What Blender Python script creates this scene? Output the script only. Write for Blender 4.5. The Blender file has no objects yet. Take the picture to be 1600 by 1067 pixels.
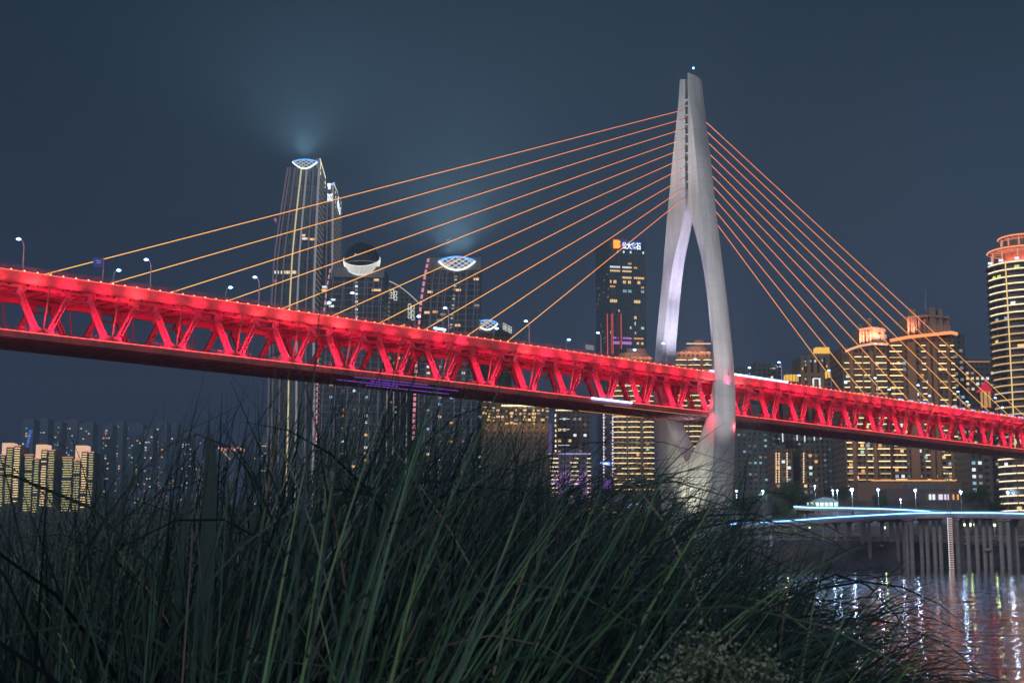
import bpy, math, random
import numpy as np
from mathutils import Vector, Quaternion, Matrix
random.seed(7)
S = bpy.context.scene
COL = S.collection
R = math.radians
# ---------------------------------------------------------------- camera
CH = 4.0                                   # camera height above the river
PITCH = math.atan(339 / 2222.2)
cam = bpy.data.cameras.new('camera'); co = bpy.data.objects.new('camera', cam); COL.objects.link(co)
co.location = (0, 0, CH); co.rotation_euler = (R(90) + PITCH, 0, 0)
cam.lens = 50; cam.sensor_width = 36; cam.clip_end = 12000; cam.clip_start = 0.1
cam.dof.use_dof = True; cam.dof.focus_distance = 450; cam.dof.aperture_fstop = 11
S.camera = co
# ---------------------------------------------------------------- night sky
w = bpy.data.worlds.new('World'); S.world = w; w.use_nodes = True
nt = w.node_tree; nt.nodes.clear()
tc = nt.nodes.new('ShaderNodeTexCoord'); sx = nt.nodes.new('ShaderNodeSeparateXYZ'); nt.links.new(tc.outputs['Generated'], sx.inputs[0])
def ramp(t, stops):
    r = t.nodes.new('ShaderNodeValToRGB'); e = r.color_ramp.elements
    while len(e) < len(stops): e.new(0.5)
    for i, (p, c) in enumerate(stops): e[i].position = p; e[i].color = (*c, 1)
    return r
rz = ramp(nt, [(0.0, (.048, .062, .140)), (.12, (.050, .070, .140)), (.24, (.036, .062, .108)), (.42, (.010, .026, .046)), (1, (.006, .014, .028))])
rz.color_ramp.interpolation = 'B_SPLINE'
nt.links.new(sx.outputs['Z'], rz.inputs[0])
rl = ramp(nt, [(0.0, (.026, .026, .115)), (.12, (.020, .026, .085)), (.24, (.013, .026, .052)), (.42, (.006, .018, .034)), (1, (.005, .012, .024))])
nt.links.new(sx.outputs['Z'], rl.inputs[0])
mr = nt.nodes.new('ShaderNodeMapRange'); mr.inputs[1].default_value = -.40; mr.inputs[2].default_value = .1; mr.interpolation_type = 'SMOOTHSTEP'
nt.links.new(sx.outputs['X'], mr.inputs[0])
mx = nt.nodes.new('ShaderNodeMix'); mx.data_type = 'RGBA'
nt.links.new(mr.outputs[0], mx.inputs[0]); nt.links.new(rl.outputs[0], mx.inputs[6]); nt.links.new(rz.outputs[0], mx.inputs[7])
nz = nt.nodes.new('ShaderNodeTexNoise'); nz.inputs['Scale'].default_value = 2.2; nz.inputs['Detail'].default_value = 3
mr2 = nt.nodes.new('ShaderNodeMapRange'); mr2.inputs[3].default_value = .62; mr2.inputs[4].default_value = 1.22
nt.links.new(tc.outputs['Generated'], nz.inputs['Vector']); nt.links.new(nz.outputs['Fac'], mr2.inputs[0])
# the lit old-town shore behind the camera
mb1 = nt.nodes.new('ShaderNodeMapRange'); mb1.inputs[1].default_value = -.05; mb1.inputs[2].default_value = -.75; mb1.interpolation_type = 'SMOOTHSTEP'; nt.links.new(sx.outputs['Y'], mb1.inputs[0])
mb2 = nt.nodes.new('ShaderNodeMapRange'); mb2.inputs[1].default_value = .75; mb2.inputs[2].default_value = .1; nt.links.new(sx.outputs['Z'], mb2.inputs[0])
mm_ = nt.nodes.new('ShaderNodeMath'); mm_.operation = 'MULTIPLY'; nt.links.new(mb1.outputs[0], mm_.inputs[0]); nt.links.new(mb2.outputs[0], mm_.inputs[1])
mx2 = nt.nodes.new('ShaderNodeMix'); mx2.data_type = 'RGBA'; mx2.inputs[7].default_value = (.34, .42, .56, 1); nt.links.new(mm_.outputs[0], mx2.inputs[0]); nt.links.new(mx.outputs[2], mx2.inputs[6])
mx = mx2
bg = nt.nodes.new('ShaderNodeBackground'); ow = nt.nodes.new('ShaderNodeOutputWorld')
nt.links.new(mx.outputs[2], bg.inputs[0]); nt.links.new(mr2.outputs[0], bg.inputs[1]); nt.links.new(bg.outputs[0], ow.inputs[0])
# faint soft glow of the city behind the camera (the only sun lamp, night strength)
sl = bpy.data.lights.new('night_glow', 'SUN'); so = bpy.data.objects.new('night_glow', sl); COL.objects.link(so)
sl.energy = 0.75; sl.angle = R(14); sl.color = (.78, .95, 1.0)
so.rotation_euler = Vector((.75, 1.0, -.55)).to_track_quat('-Z', 'Y').to_euler()
S.view_settings.view_transform = 'Standard'; S.view_settings.look = 'None'; S.view_settings.exposure = 0; S.view_settings.gamma = 1
S.cycles.use_denoising = True; S.cycles.max_bounces = 5; S.cycles.diffuse_bounces = 2; S.cycles.glossy_bounces = 3
S.cycles.sample_clamp_indirect = 4; S.cycles.use_light_tree = True; S.cycles.caustics_reflective = False; S.cycles.caustics_refractive = False
# ---------------------------------------------------------------- pixel helpers (1600 px photograph)
F_ = 2222.2; CP, SN = math.cos(PITCH), math.sin(PITCH)
def at(px, py, Y):
    a = (px - 800) / F_; b = -(py - 533.5) / F_
    r = Vector((a, CP - b * SN, SN + b * CP)); r = r * (Y / r.y)
    return Vector((r.x, r.y, r.z + CH))
# ---------------------------------------------------------------- materials
MATS = {}
def mat(name, col, rough=.6, metal=0., var=.12, scale=1.0, emit=None, es=0., spec=.4, bump=0.):
    if name in MATS: return MATS[name]
    m = bpy.data.materials.new(name); m.use_nodes = True; t = m.node_tree; b = t.nodes['Principled BSDF']
    b.inputs['Roughness'].default_value = rough; b.inputs['Metallic'].default_value = metal; b.inputs['Specular IOR Level'].default_value = spec
    if var:
        n = t.nodes.new('ShaderNodeTexNoise'); n.inputs['Scale'].default_value = scale; n.inputs['Detail'].default_value = 5
        c = t.nodes.new('ShaderNodeTexCoord'); t.links.new(c.outputs['Object'], n.inputs['Vector'])
        r = ramp(t, [(.3, [x * (1 - var) for x in col]), (.7, [min(1, x * (1 + var)) for x in col])])
        t.links.new(n.outputs['Fac'], r.inputs[0]); t.links.new(r.outputs[0], b.inputs['Base Color'])
        if bump:
            bp = t.nodes.new('ShaderNodeBump'); bp.inputs['Strength'].default_value = bump; bp.inputs['Distance'].default_value = .1
            t.links.new(n.outputs['Fac'], bp.inputs['Height']); t.links.new(bp.outputs[0], b.inputs['Normal'])
    else: b.inputs['Base Color'].default_value = (*col, 1)
    if emit: b.inputs['Emission Color'].default_value = (*emit, 1); b.inputs['Emission Strength'].default_value = es
    MATS[name] = m
    if emit: m.cycles.emission_sampling = 'NONE'
    return m
def led(name, c, s, sample=False):
    m = mat(name, (.02, .02, .02), .4, var=0, emit=c, es=s)
    if sample: m.cycles.emission_sampling = 'FRONT'
    return m
def facade(name, wall, glass, bw=3.2, bh=3.4, mortar=.5, rough=.25, offset=0.0):
    """storey and window rhythm of a far facade: wall panels and dark glazing"""
    if name in MATS: return MATS[name]
    m = bpy.data.materials.new(name); m.use_nodes = True; t = m.node_tree; b = t.nodes['Principled BSDF']
    c = t.nodes.new('ShaderNodeTexCoord'); s = t.nodes.new('ShaderNodeSeparateXYZ'); t.links.new(c.outputs['Object'], s.inputs[0])
    a = t.nodes.new('ShaderNodeMath'); a.operation = 'ADD'; t.links.new(s.outputs[0], a.inputs[0]); t.links.new(s.outputs[1], a.inputs[1])
    cb = t.nodes.new('ShaderNodeCombineXYZ'); t.links.new(a.outputs[0], cb.inputs[0]); t.links.new(s.outputs[2], cb.inputs[1])
    k = t.nodes.new('ShaderNodeTexBrick'); k.offset = offset; k.squash = 1
    k.inputs['Scale'].default_value = 1; k.inputs['Brick Width'].default_value = bw; k.inputs['Row Height'].default_value = bh
    k.inputs['Mortar Size'].default_value = mortar; k.inputs['Mortar Smooth'].default_value = .05
    k.inputs['Color1'].default_value = (*glass, 1); k.inputs['Color2'].default_value = (*[g * 1.8 for g in glass], 1); k.inputs['Mortar'].default_value = (*wall, 1)
    t.links.new(cb.outputs[0], k.inputs['Vector']); t.links.new(k.outputs['Color'], b.inputs['Base Color'])
    r = t.nodes.new('ShaderNodeMapRange'); r.inputs[3].default_value = rough; r.inputs[4].default_value = .8
    t.links.new(k.outputs['Fac'], r.inputs[0]); t.links.new(r.outputs[0], b.inputs['Roughness'])
    bp = t.nodes.new('ShaderNodeBump'); bp.inputs['Distance'].default_value = .3; t.links.new(k.outputs['Fac'], bp.inputs['Height']); t.links.new(bp.outputs[0], b.inputs['Normal'])
    MATS[name] = m; return m
# ---------------------------------------------------------------- mesh builder
class MB:
    def __init__(s): s.v = []; s.f = []
    def add(s, vs, fs):
        o = len(s.v); s.v += [tuple(v) for v in vs]; s.f += [tuple(o + i for i in f) for f in fs]; return s
    def hexa(s, P):                        # 8 corners: bottom ring, top ring
        return s.add(P, [(3, 2, 1, 0), (4, 5, 6, 7), (0, 1, 5, 4), (1, 2, 6, 5), (2, 3, 7, 6), (3, 0, 4, 7)])
    def box(s, fr, a0, a1, b0, b1, c0, c1):
        return s.hexa([fr(a0, b0, c0), fr(a1, b0, c0), fr(a1, b1, c0), fr(a0, b1, c0), fr(a0, b0, c1), fr(a1, b0, c1), fr(a1, b1, c1), fr(a0, b1, c1)])
    def beam(s, p, q, wd, ht, up=(0, 0, 1)):
        p, q = Vector(p), Vector(q); d = (q - p).normalized(); u = Vector(up); x = d.cross(u)
        if x.length < 1e-4: x = d.cross(Vector((0, 1, 0)))
        x.normalize(); y = x.cross(d)
        x *= wd / 2; y *= ht / 2
        return s.hexa([p - x - y, p + x - y, p + x + y, p - x + y, q - x - y, q + x - y, q + x + y, q - x + y])
    def tube(s, pts, r, n=8, caps=True):
        pts = [Vector(p) for p in pts]; rs = r if hasattr(r, '__len__') else [r] * len(pts)
        d0 = (pts[1] - pts[0]).normalized(); x = d0.cross(Vector((0, 0, 1)))
        if x.length < 1e-3: x = Vector((1, 0, 0))
        x.normalize(); rings = []
        for i, p in enumerate(pts):
            d = ((pts[min(i + 1, len(pts) - 1)] - pts[max(i - 1, 0)])).normalized()
            x = (x - d * x.dot(d)).normalized(); y = d.cross(x)
            rings.append([p + (x * math.cos(2 * math.pi * k / n) + y * math.sin(2 * math.pi * k / n)) * rs[i] for k in range(n)])
        return s.loft(rings, caps)
    def loft(s, rings, caps=True):
        n = len(rings[0]); vs = [v for r in rings for v in r]; fs = []
        for i in range(len(rings) - 1):
            for k in range(n):
                k2 = (k + 1) % n; fs.append((i * n + k, i * n + k2, (i + 1) * n + k2, (i + 1) * n + k))
        if caps: fs.append(tuple(range(n - 1, -1, -1))); fs.append(tuple((len(rings) - 1) * n + k for k in range(n)))
        return s.add(vs, fs)
    def prism(s, fr, poly, b0, b1):        # polygon (a,c) extruded along b
        n = len(poly)
        return s.add([fr(a, b0, c) for a, c in poly] + [fr(a, b1, c) for a, c in poly],
                     [tuple(range(n)), tuple(range(2 * n - 1, n - 1, -1))] + [(k, n + k, n + (k + 1) % n, (k + 1) % n) for k in range(n)])
WL = {}
def props(o, label=None, cat=None, group=None, kind=None):
    if label: o['label'] = label
    if cat: o['category'] = cat
    if group: o['group'] = group
    if kind: o['kind'] = kind
    return o
def root(name, loc, label, cat, group=None):
    o = bpy.data.objects.new(name, None); COL.objects.link(o); o.location = loc; o.empty_display_size = .5; WL[o.name] = Vector(loc)
    return props(o, label, cat, group)
def obj(name, mb, m, parent=None, smooth=None, **kw):
    V = mb.v; c = Vector(((min(v[0] for v in V) + max(v[0] for v in V)) / 2, (min(v[1] for v in V) + max(v[1] for v in V)) / 2, min(v[2] for v in V)))
    me = bpy.data.meshes.new(name); me.from_pydata([(v[0] - c.x, v[1] - c.y, v[2] - c.z) for v in V], [], mb.f); me.update()
    me.materials.append(m)
    if smooth is not None:
        me.polygons.foreach_set('use_smooth', [True] * len(me.polygons))
        if smooth < 180: me.set_sharp_from_angle(angle=R(smooth))
    o = bpy.data.objects.new(name, me); COL.objects.link(o)
    o.location = c - (WL[parent.name] if parent else Vector((0, 0, 0))); o.parent = parent; WL[o.name] = c
    return props(o, **kw)
def inst(src, wloc, parent, rot=None, scale=None, name=None):
    o = src.copy(); COL.objects.link(o); o.parent = parent; o.location = Vector(wloc) - (WL[parent.name] if parent else Vector((0, 0, 0)))
    if rot is not None: o.rotation_euler = rot
    if scale is not None: o.scale = scale
    WL[o.name] = Vector(wloc); return o
NL = 0
def spot(loc, target, power, col, angle=60, blend=.6, size=.2, parent=None, name='flood_lamp'):
    l = bpy.data.lights.new(name, 'SPOT'); l.energy = power; l.color = col; l.spot_size = R(angle); l.spot_blend = blend; l.shadow_soft_size = size
    o = bpy.data.objects.new(name, l); COL.objects.link(o)
    o.rotation_euler = (Vector(target) - Vector(loc)).to_track_quat('-Z', 'Y').to_euler()
    o.location = Vector(loc) - (WL[parent.name] if parent else Vector((0, 0, 0))); o.parent = parent; return o
def point(loc, power, col, size=.3, parent=None, name='lamp_bulb'):
    l = bpy.data.lights.new(name, 'POINT'); l.energy = power; l.color = col; l.shadow_soft_size = size
    o = bpy.data.objects.new(name, l); COL.objects.link(o); o.location = Vector(loc) - (WL[parent.name] if parent else Vector((0, 0, 0))); o.parent = parent; return o
def wframe(o, yaw=0):
    ux = Vector((math.cos(yaw), math.sin(yaw), 0)); uy = Vector((-math.sin(yaw), math.cos(yaw), 0)); o = Vector(o)
    return lambda a, b, c: o + ux * a + uy * b + Vector((0, 0, c))
# ================================================================ SETTING
def shore(X):
    return 565 + max(0, 110 - X) * .75
def land(X, Y):
    d = Y - shore(X)
    pts = [(-60, -8), (-4, -3), (0, .4), (2.5, 9.5), (22, 11), (60, 16), (110, 30), (300, 44), (900, 70), (3000, 120), (9000, 200)]
    return float(np.interp(d, [p[0] for p in pts], [p[1] for p in pts]))
xs_ = sorted(set([-6000, -4000, -2500, -1800, -1300] + list(range(-1000, 701, 25)) + [900, 1200, 1800, 2600, 4000]))
ds_ = [-60, -20, -4, 0, 1.2, 2.5, 10, 22, 40, 60, 80, 110, 150, 200, 300, 450, 650, 900, 1500, 3000, 6000]
mb = MB(); vs = []
for X in xs_:
    for d in ds_:
        Y = shore(X) + d; vs.append((X, Y + 3 * math.sin(X * .11) * (d < 30), land(X, Y) + (1.2 * math.sin(X * .05 + d * .1) if 2.4 < d else 0)))
n = len(ds_); mb.add(vs, [(i * n + j, (i + 1) * n + j, (i + 1) * n + j + 1, i * n + j + 1) for i in range(len(xs_) - 1) for j in range(n - 1)])
obj('far_riverbank', mb, mat('bank_earth', (.17, .15, .16), .9, var=.5, scale=.15, bump=.6), smooth=40, kind='structure', label='dark far riverbank and hillside rising from the water below the city')
# river
m = bpy.data.materials.new('river_water'); m.use_nodes = True; t = m.node_tree; b = t.nodes['Principled BSDF']
b.inputs['Base Color'].default_value = (.014, .030, .040, 1); b.inputs['Roughness'].default_value = .03; b.inputs['IOR'].default_value = 1.33; b.inputs['Specular IOR Level'].default_value = .9
c = t.nodes.new('ShaderNodeTexCoord'); hs = None
for sc, dist, mpy in ((1.2, .03, 2.2), (3.0, .012, 1.8)):
    mp = t.nodes.new('ShaderNodeMapping'); mp.inputs['Scale'].default_value = (1 / mpy, mpy, 1); mp.inputs['Rotation'].default_value = (0, 0, R(8))
    n_ = t.nodes.new('ShaderNodeTexNoise'); n_.inputs['Scale'].default_value = sc; n_.inputs['Detail'].default_value = 3
    t.links.new(c.outputs['Object'], mp.inputs[0]); t.links.new(mp.outputs[0], n_.inputs['Vector'])
    bp = t.nodes.new('ShaderNodeBump'); bp.inputs['Strength'].default_value = .55; bp.inputs['Distance'].default_value = dist
    t.links.new(n_.outputs['Fac'], bp.inputs['Height'])
    if hs: t.links.new(hs.outputs[0], bp.inputs['Normal'])
    hs = bp
t.links.new(hs.outputs[0], b.inputs['Normal'])
mb = MB(); mb.add([(-7000, -3000, -.3), (5000, -3000, -.3), (5000, 7500, -.3), (-7000, 7500, -.3)], [(0, 1, 2, 3)])
wr = np.random.default_rng(4); NY, NX = 620, 230
wy = 34 + 540 * np.linspace(0, 1, NY) ** 1.45; gy_ = np.repeat(wy[:, None], NX, 1); gx_ = (wy[:, None]) * np.linspace(.10, .46, NX)[None, :]
hh_ = np.zeros_like(gx_)
for _ in range(46):
    wl = .9 * (4.2 / .9) ** wr.random(); a_ = math.pi / 2 + wr.normal(0, .42); k_ = 2 * math.pi / wl
    hh_ += .0088 / k_ * np.sin(k_ * (gx_ * math.cos(a_) + gy_ * math.sin(a_)) + wr.uniform(0, 6.28) + .8 * np.sin(gx_ * .05 + wr.uniform(0, 6)))
wv_ = np.stack([gx_, gy_, hh_ + .02], -1).reshape(-1, 3)
mb.add([tuple(v) for v in wv_.tolist()], [(i * NX + j, i * NX + j + 1, (i + 1) * NX + j + 1, (i + 1) * NX + j) for i in range(NY - 1) for j in range(NX - 1)])
obj('river', mb, m, smooth=180, kind='structure', label='rippled dark river reflecting red and white lights')
# near bank the grass grows on
mb = MB(); vs = []; gx = np.linspace(-30, 30, 41); gy = np.linspace(-6, 30, 31)
def bank(X, Y):
    edge = 17 - max(0, X - .5) * 3.1
    return 2.25 + .12 * math.sin(X * 1.3 + Y) - max(0, Y - edge) * .45
for X in gx:
    for Y in gy: vs.append((X, Y, max(-1.5, bank(X, Y))))
mb.add(vs, [(i * 31 + j, (i + 1) * 31 + j, (i + 1) * 31 + j + 1, i * 31 + j + 1) for i in range(40) for j in range(30)])
obj('near_bank', mb, mat('wet_soil', (.045, .05, .04), .95, var=.5, scale=4, bump=.5), smooth=180, kind='structure', label='dark near bank under the reeds')
# ================================================================ BRIDGE
TH = 0.82199488; BD = Vector((math.sin(TH), math.cos(TH), 0)); BN = Vector((-math.cos(TH), math.sin(TH), 0))
BP = Vector((-100.893, 301.445, 0))
def zL(s): return 47.633 - 4.557e-3 * s - 3.40e-6 * s * s + CH
def B(s, t, z): return BP + BD * s + BN * (9 + t) + Vector((0, 0, z))          # absolute height
def D(s, t, z): return B(s, t, zL(s) + z)                                       # height above the lower chord
SP = 228.
bridge = root('cable_stayed_bridge', B(SP, 0, 0), 'double deck cable stayed bridge with red lit steel truss and pale split tower', 'bridge')
STEEL = mat('red_lit_steel', (.62, .17, .24), .45, var=.10, scale=.6, spec=.5)
FASC = mat('fascia_steel', (.68, .24, .22), .5, var=.28, scale=.35, spec=.4)
BROWN = mat('chord_steel', (.50, .20, .18), .6, var=.2, scale=.7)
DARK = mat('deck_underside', (.34, .20, .22), .75, var=.3, scale=.4)
ASPH = mat('bridge_asphalt', (.05, .05, .055), .9, var=.2, scale=2)
RAIL = mat('railing_paint', (.32, .26, .25), .6, var=.1)
LED_RED = led('led_red_line', (1, .09, .08), 3.0)
LED_BLUE = led('led_blue_line', (.25, .48, 1), 9)
BEAD = led('led_bead', (1, .42, .16), 5)
I0, I1 = -4, 33
S0, S1 = I0 * 16, I1 * 16
def strip(name, prof, m, step=16, closed=True, par=bridge, s0=S0, s1=S1, **k):   # profile [(t,z)] swept along the bridge
    rings = [[D(s, a, z) for a, z in prof] for s in np.arange(s0, s1 + .1, step)]
    return obj(name, MB().loft(rings), m, par, **k)
for sg in (-1, 1):
    a = sg * 9
    strip('top_chord', [(a - .5, 9.2), (a + .5, 9.2), (a + .5, 10.4), (a - .5, 10.4)], STEEL)
    strip('bottom_chord', [(a - .55, -1.5), (a + .55, -1.5), (a + .55, 0), (a - .55, 0)], BROWN)
    e = sg * 12
    strip('edge_fascia', [(e - .2 * sg, 9.7), (e + .12 * sg, 9.9), (e + .25 * sg, 10.6), (e + .2 * sg, 12.2), (e - .2 * sg, 12.2)][::sg], FASC, smooth=60)
    strip('edge_light_line', [(e + sg * .22, 12.2), (e + sg * .34, 12.2), (e + sg * .34, 12.30), (e + sg * .22, 12.30)], LED_RED)
    strip('chord_light_line', [(a + sg * .57, -.10), (a + sg * .68, -.10), (a + sg * .68, .02), (a + sg * .57, .02)], LED_RED)
    # railing on the upper deck and the walkway fence on the lower deck
    mb = MB()
    for s in np.arange(S0, S1, 2.0): mb.beam(D(s, e - sg * .1, 12.2), D(s, e - sg * .1, 13.45), .09, .09)
    for z in (12.55, 12.85, 13.15, 13.45):
        mb.loft([[D(s, e - sg * .1 - .04, z - .03), D(s, e - sg * .1 + .04, z - .03), D(s, e - sg * .1 + .04, z + .03), D(s, e - sg * .1 - .04, z + .03)] for s in np.arange(S0, S1 + 1, 16)])
    obj('upper_railing', mb, RAIL, bridge)
    mb = MB()
    for s in np.arange(S0, S1, 1.0): mb.beam(D(s, a - sg * 1.2, 0), D(s, a - sg * 1.2, 1.15), .07, .07)
    for z in (.6, 1.15):
        mb.loft([[D(s, a - sg * 1.2 - .04, z - .03), D(s, a - sg * 1.2 + .04, z - .03), D(s, a - sg * 1.2 + .04, z + .03), D(s, a - sg * 1.2 - .04, z + .03)] for s in np.arange(S0, S1 + 1, 16)])
    obj('walkway_fence', mb, STEEL, bridge)
strip('upper_deck', [(-11.7, 11.3), (11.7, 11.3), (11.7, 11.7), (-11.7, 11.7)], ASPH)
strip('lower_deck', [(-8.4, -1.0), (8.4, -1.0), (8.4, -.6), (-8.4, -.6)], DARK)
# cross girders + stringers under both decks
mb = MB(); mb2 = MB()
for s in np.arange(S0, S1, 4.0):
    mb.beam(D(s, -11.7, 10.75), D(s, 11.7, 10.75), .35, 1.1)
    for sg in (-1, 1): mb.beam(D(s, sg * 9.2, 9.7), D(s, sg * 11.7, 10.4), .3, .45)
    mb2.beam(D(s, -8.4, -1.2), D(s, 8.4, -1.2), .4, .4)
for tt in (-10.6, -7, -4.6, -2.3, 0, 2.3, 4.6, 7, 10.6):
    mb.loft([[D(s, tt - .15, 10.3), D(s, tt + .15, 10.3), D(s, tt + .15, 11.28), D(s, tt - .15, 11.28)] for s in np.arange(S0, S1 + 1, 16)])
for tt in (-6.5, -3, 0, 3, 6.5):
    mb2.loft([[D(s, tt - .2, -1.45), D(s, tt + .2, -1.45), D(s, tt + .2, -1.02), D(s, tt - .2, -1.02)] for s in np.arange(S0, S1 + 1, 16)])
obj('upper_deck_girders', mb, STEEL, bridge); obj('lower_deck_girders', mb2, DARK, bridge)
def node_s(i): return i * 16
# truss modules
def web(mb, p, q, wid, thk, n):
    """box diagonal with raised flanges, n = out-of-plane direction"""
    d = (q - p).normalized(); e = d.cross(n).normalized()
    mb.beam(p, q, wid - .3, thk - .75, up=n)
    for sg in (-1, 1): mb.beam(p + e * sg * (wid / 2 - .13), q + e * sg * (wid / 2 - .13), .26, thk, up=n)
    for f in (.10, .16): mb.beam(p.lerp(q, f), p.lerp(q, f + .02), wid + .1, thk + .1, up=n)
    for f in np.arange(.25, .95, .14): mb.beam(p.lerp(q, f), p.lerp(q, f + .006), wid - .3, thk - .1, up=n)
for i in range(I0, I1):
    for sg in (-1, 1):
        s = node_s(i); a = sg * 9; mb = MB(); nn = BN * sg
        for sa, sb in ((1.3, 5.7), (14.7, 10.3)):
            web(mb, D(s + sa, a, .3), D(s + sb, a, 9.0), 1.18, 1.0, nn)
        # gusset with chamfered shoulders, and the foot plates
        for tt in (a - .56, a + .46):
            for sx_ in (-1, 1): mb.prism(lambda x, y, z: D(s + 8 + x * sx_, tt + y, z), [(3.6, 9.3), (3.6, 8.8), (2.2, 7.8), (1.5, 7.8), (2.0, 9.3)], 0, .1)
            mb.prism(lambda x, y, z: D(s + x, tt + y, z), [(0, -.2), (0, .9), (1.4, 1.5), (2.6, .5), (2.6, -.2)], 0, .1)
            mb.prism(lambda x, y, z: D(s + x, tt + y, z), [(13.4, -.2), (13.4, .5), (14.6, 1.5), (16, .9), (16, -.2)], 0, .1)
        mb.beam(D(s + 5.9, a, 7.72), D(s + 10.1, a, 7.72), 1.2, .22)
        mb.beam(D(s + 4.5, a, 8.9), D(s + 5.9, a, 7.75), 1.2, .12); mb.beam(D(s + 11.5, a, 8.9), D(s + 10.1, a, 7.75), 1.2, .12)
        for x in (4.6, 11.4): mb.beam(D(s + x, a, 8.6), D(s + x, a, 9.9), .9, 1.25)
        obj('truss_frame', mb, STEEL, bridge)
    for sg in (-1, 1): obj('hanger_strut', MB().tube([D(node_s(i), sg * 9.5, .2), D(node_s(i), sg * 12, 9.9)], .17, 6), BROWN, bridge)
# lower edge floodlights and their lamps, other red lamps, and an added underside fill
fm = MB(); fm.box(lambda a, b, c: Vector((a, b, c)), -.22, .22, -.16, .16, 0, .3); fm.box(lambda a, b, c: Vector((a, b, c)), -.05, .05, -.05, .05, -.3, 0)
fx0 = None
FIXM = mat('fixture_metal', (.12, .12, .12), .5, var=0)
REDL = (1, .03, .11)
rr = random.Random(3)
for i in range(I0, I1):
    s = node_s(i)
    for k in range(2):
        sc_ = s + 4 + 8 * k
        loc = D(sc_, -14.9, 8.9)
        if fx0 is None:
            fx0 = obj('floodlight', MB().add([tuple(Vector(v) + loc) for v in fm.v], fm.f), FIXM, bridge)
        elif i > -2: inst(fx0, loc - Vector((0, 0, .3)), bridge)
        pw = rr.choice((1100, 1300, 1500, 1800, 2300)) * (.25 if i == 8 and k == 0 or i == 7 and k == 1 else 1)
        spot(D(sc_, -14.9, 9.25), D(sc_, -12, 11.3), pw, rr.choice(((1, .03, .11), (1, .03, .11), (1, .025, .12), (1, .08, .12))), 160, 1, .15, bridge, 'fascia_lamp')
    spot(D(s - 5.0, -13.5, -.3), D(s - 2.8, -9, 3.3), 7600, REDL, 74, .7, .15, bridge, 'truss_lamp')
    spot(D(s + 5.0, -13.5, -.3), D(s + 2.8, -9, 3.3), 7600, REDL, 74, .7, .15, bridge, 'truss_lamp')
    point(D(s + 8, -13.5, -4.6), 260, (1, .12, .16), .3, bridge, 'under_fill')  # added red fill lifting the dark underside, no fixture there
    point(D(s + 2, 3.0, 2.4), 210, REDL, .3, bridge, 'deck_lamp')
    point(D(s + 10, -6.5, 4.0), 45, REDL, .3, bridge, 'deck_lamp')
mb = MB()
for s in np.arange(S0, S1, 2.9): mb.beam(D(s, -12.32, 12.32), D(s, -12.32, 12.52), .22, .22)
obj('light_beads', mb, BEAD, bridge)
def ledline(s0, s1, t, z, m, hh=.22, name='blue_light_line'):
    obj(name, MB().loft([[D(s, t - .12, z), D(s, t + .12, z), D(s, t + .12, z + hh), D(s, t - .12, z + hh)] for s in np.linspace(s0, s1, 6)]), m, bridge)
ledline(231, 262, -12.3, 12.5, LED_BLUE, .45)
ledline(106.5, 110.5, -12.3, 12.9, LED_BLUE, .5)
ledline(169, 186.5, -9.8, -.35, LED_BLUE, .45)
ledline(221, 224, -12.3, 12.5, LED_BLUE, .4)
for s in np.arange(330, 520, 7.5): ledline(s, s + rr.uniform(1.5, 5.5), -12.3, 12.6, led('led_blue_faint', (.3, .42, 1), 2.2), .25)
PURP = led('led_purple', (.30, .12, .85), .8)
for a_, s0, s1 in ((-8.1, 84, 108), (-4.2, 92, 122), (-.5, 84, 104), (3.2, 96, 125)): ledline(s0, s1, a_, -1.6, PURP, .12, 'purple_light_line')
for a_, s0, s1 in ((-8.2, 176, 214), (8.2, 182, 212)): ledline(s0, s1, a_, -1.6, led('led_amber_dim', (1, .42, .15), .8), .1, 'amber_light_line')
# ---- pylon
PZ = [ # z above camera, To, Ti, ao, ai, s
 (161.5, 1.75, .50, 7.2, 4.9, 229.), (155, 2.25, .60, 7.5, 5.0, 229.), (143, 3.75, .60, 7.7, 5.2, 228.8), (132, 5.2, .60, 7.8, 5.2, 228.5), (121, 6.4, .60, 8.0, 5.0, 228.2),
 (117.2, 6.8, .62, 8.1, 5.0, 228.1), (110, 7.6, 2.3, 8.4, 4.9, 228.), (96, 9.3, 6.4, 8.5, 5.6, 228.), (80, 11.1, 9.0, 9.2, 6.2, 227.8), (64, 12.6, 10.6, 10., 7.0, 227.5), (55, 12.9, 10.6, 10.4, 7.6, 227.5),
 (45, 12.7, 8.6, 10.6, 8.6, 227.5), (38, 12.3, 5.4, 10.6, 8.8, 227.5), (33.5, 11.9, 2.4, 10.6, 8.8, 227.5), (30, 11.6, -.15, 10.6, 8.8, 227.5), (20, 10.7, -.15, 10.6, 8.8, 227.5), (8, 9.6, -.15, 10.4, 8.6, 227.5), (-2.5, 8.8, -.15, 10.2, 8.4, 227.5)]
PZ = PZ[::-1]; zz = np.array([p[0] for p in PZ])
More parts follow.
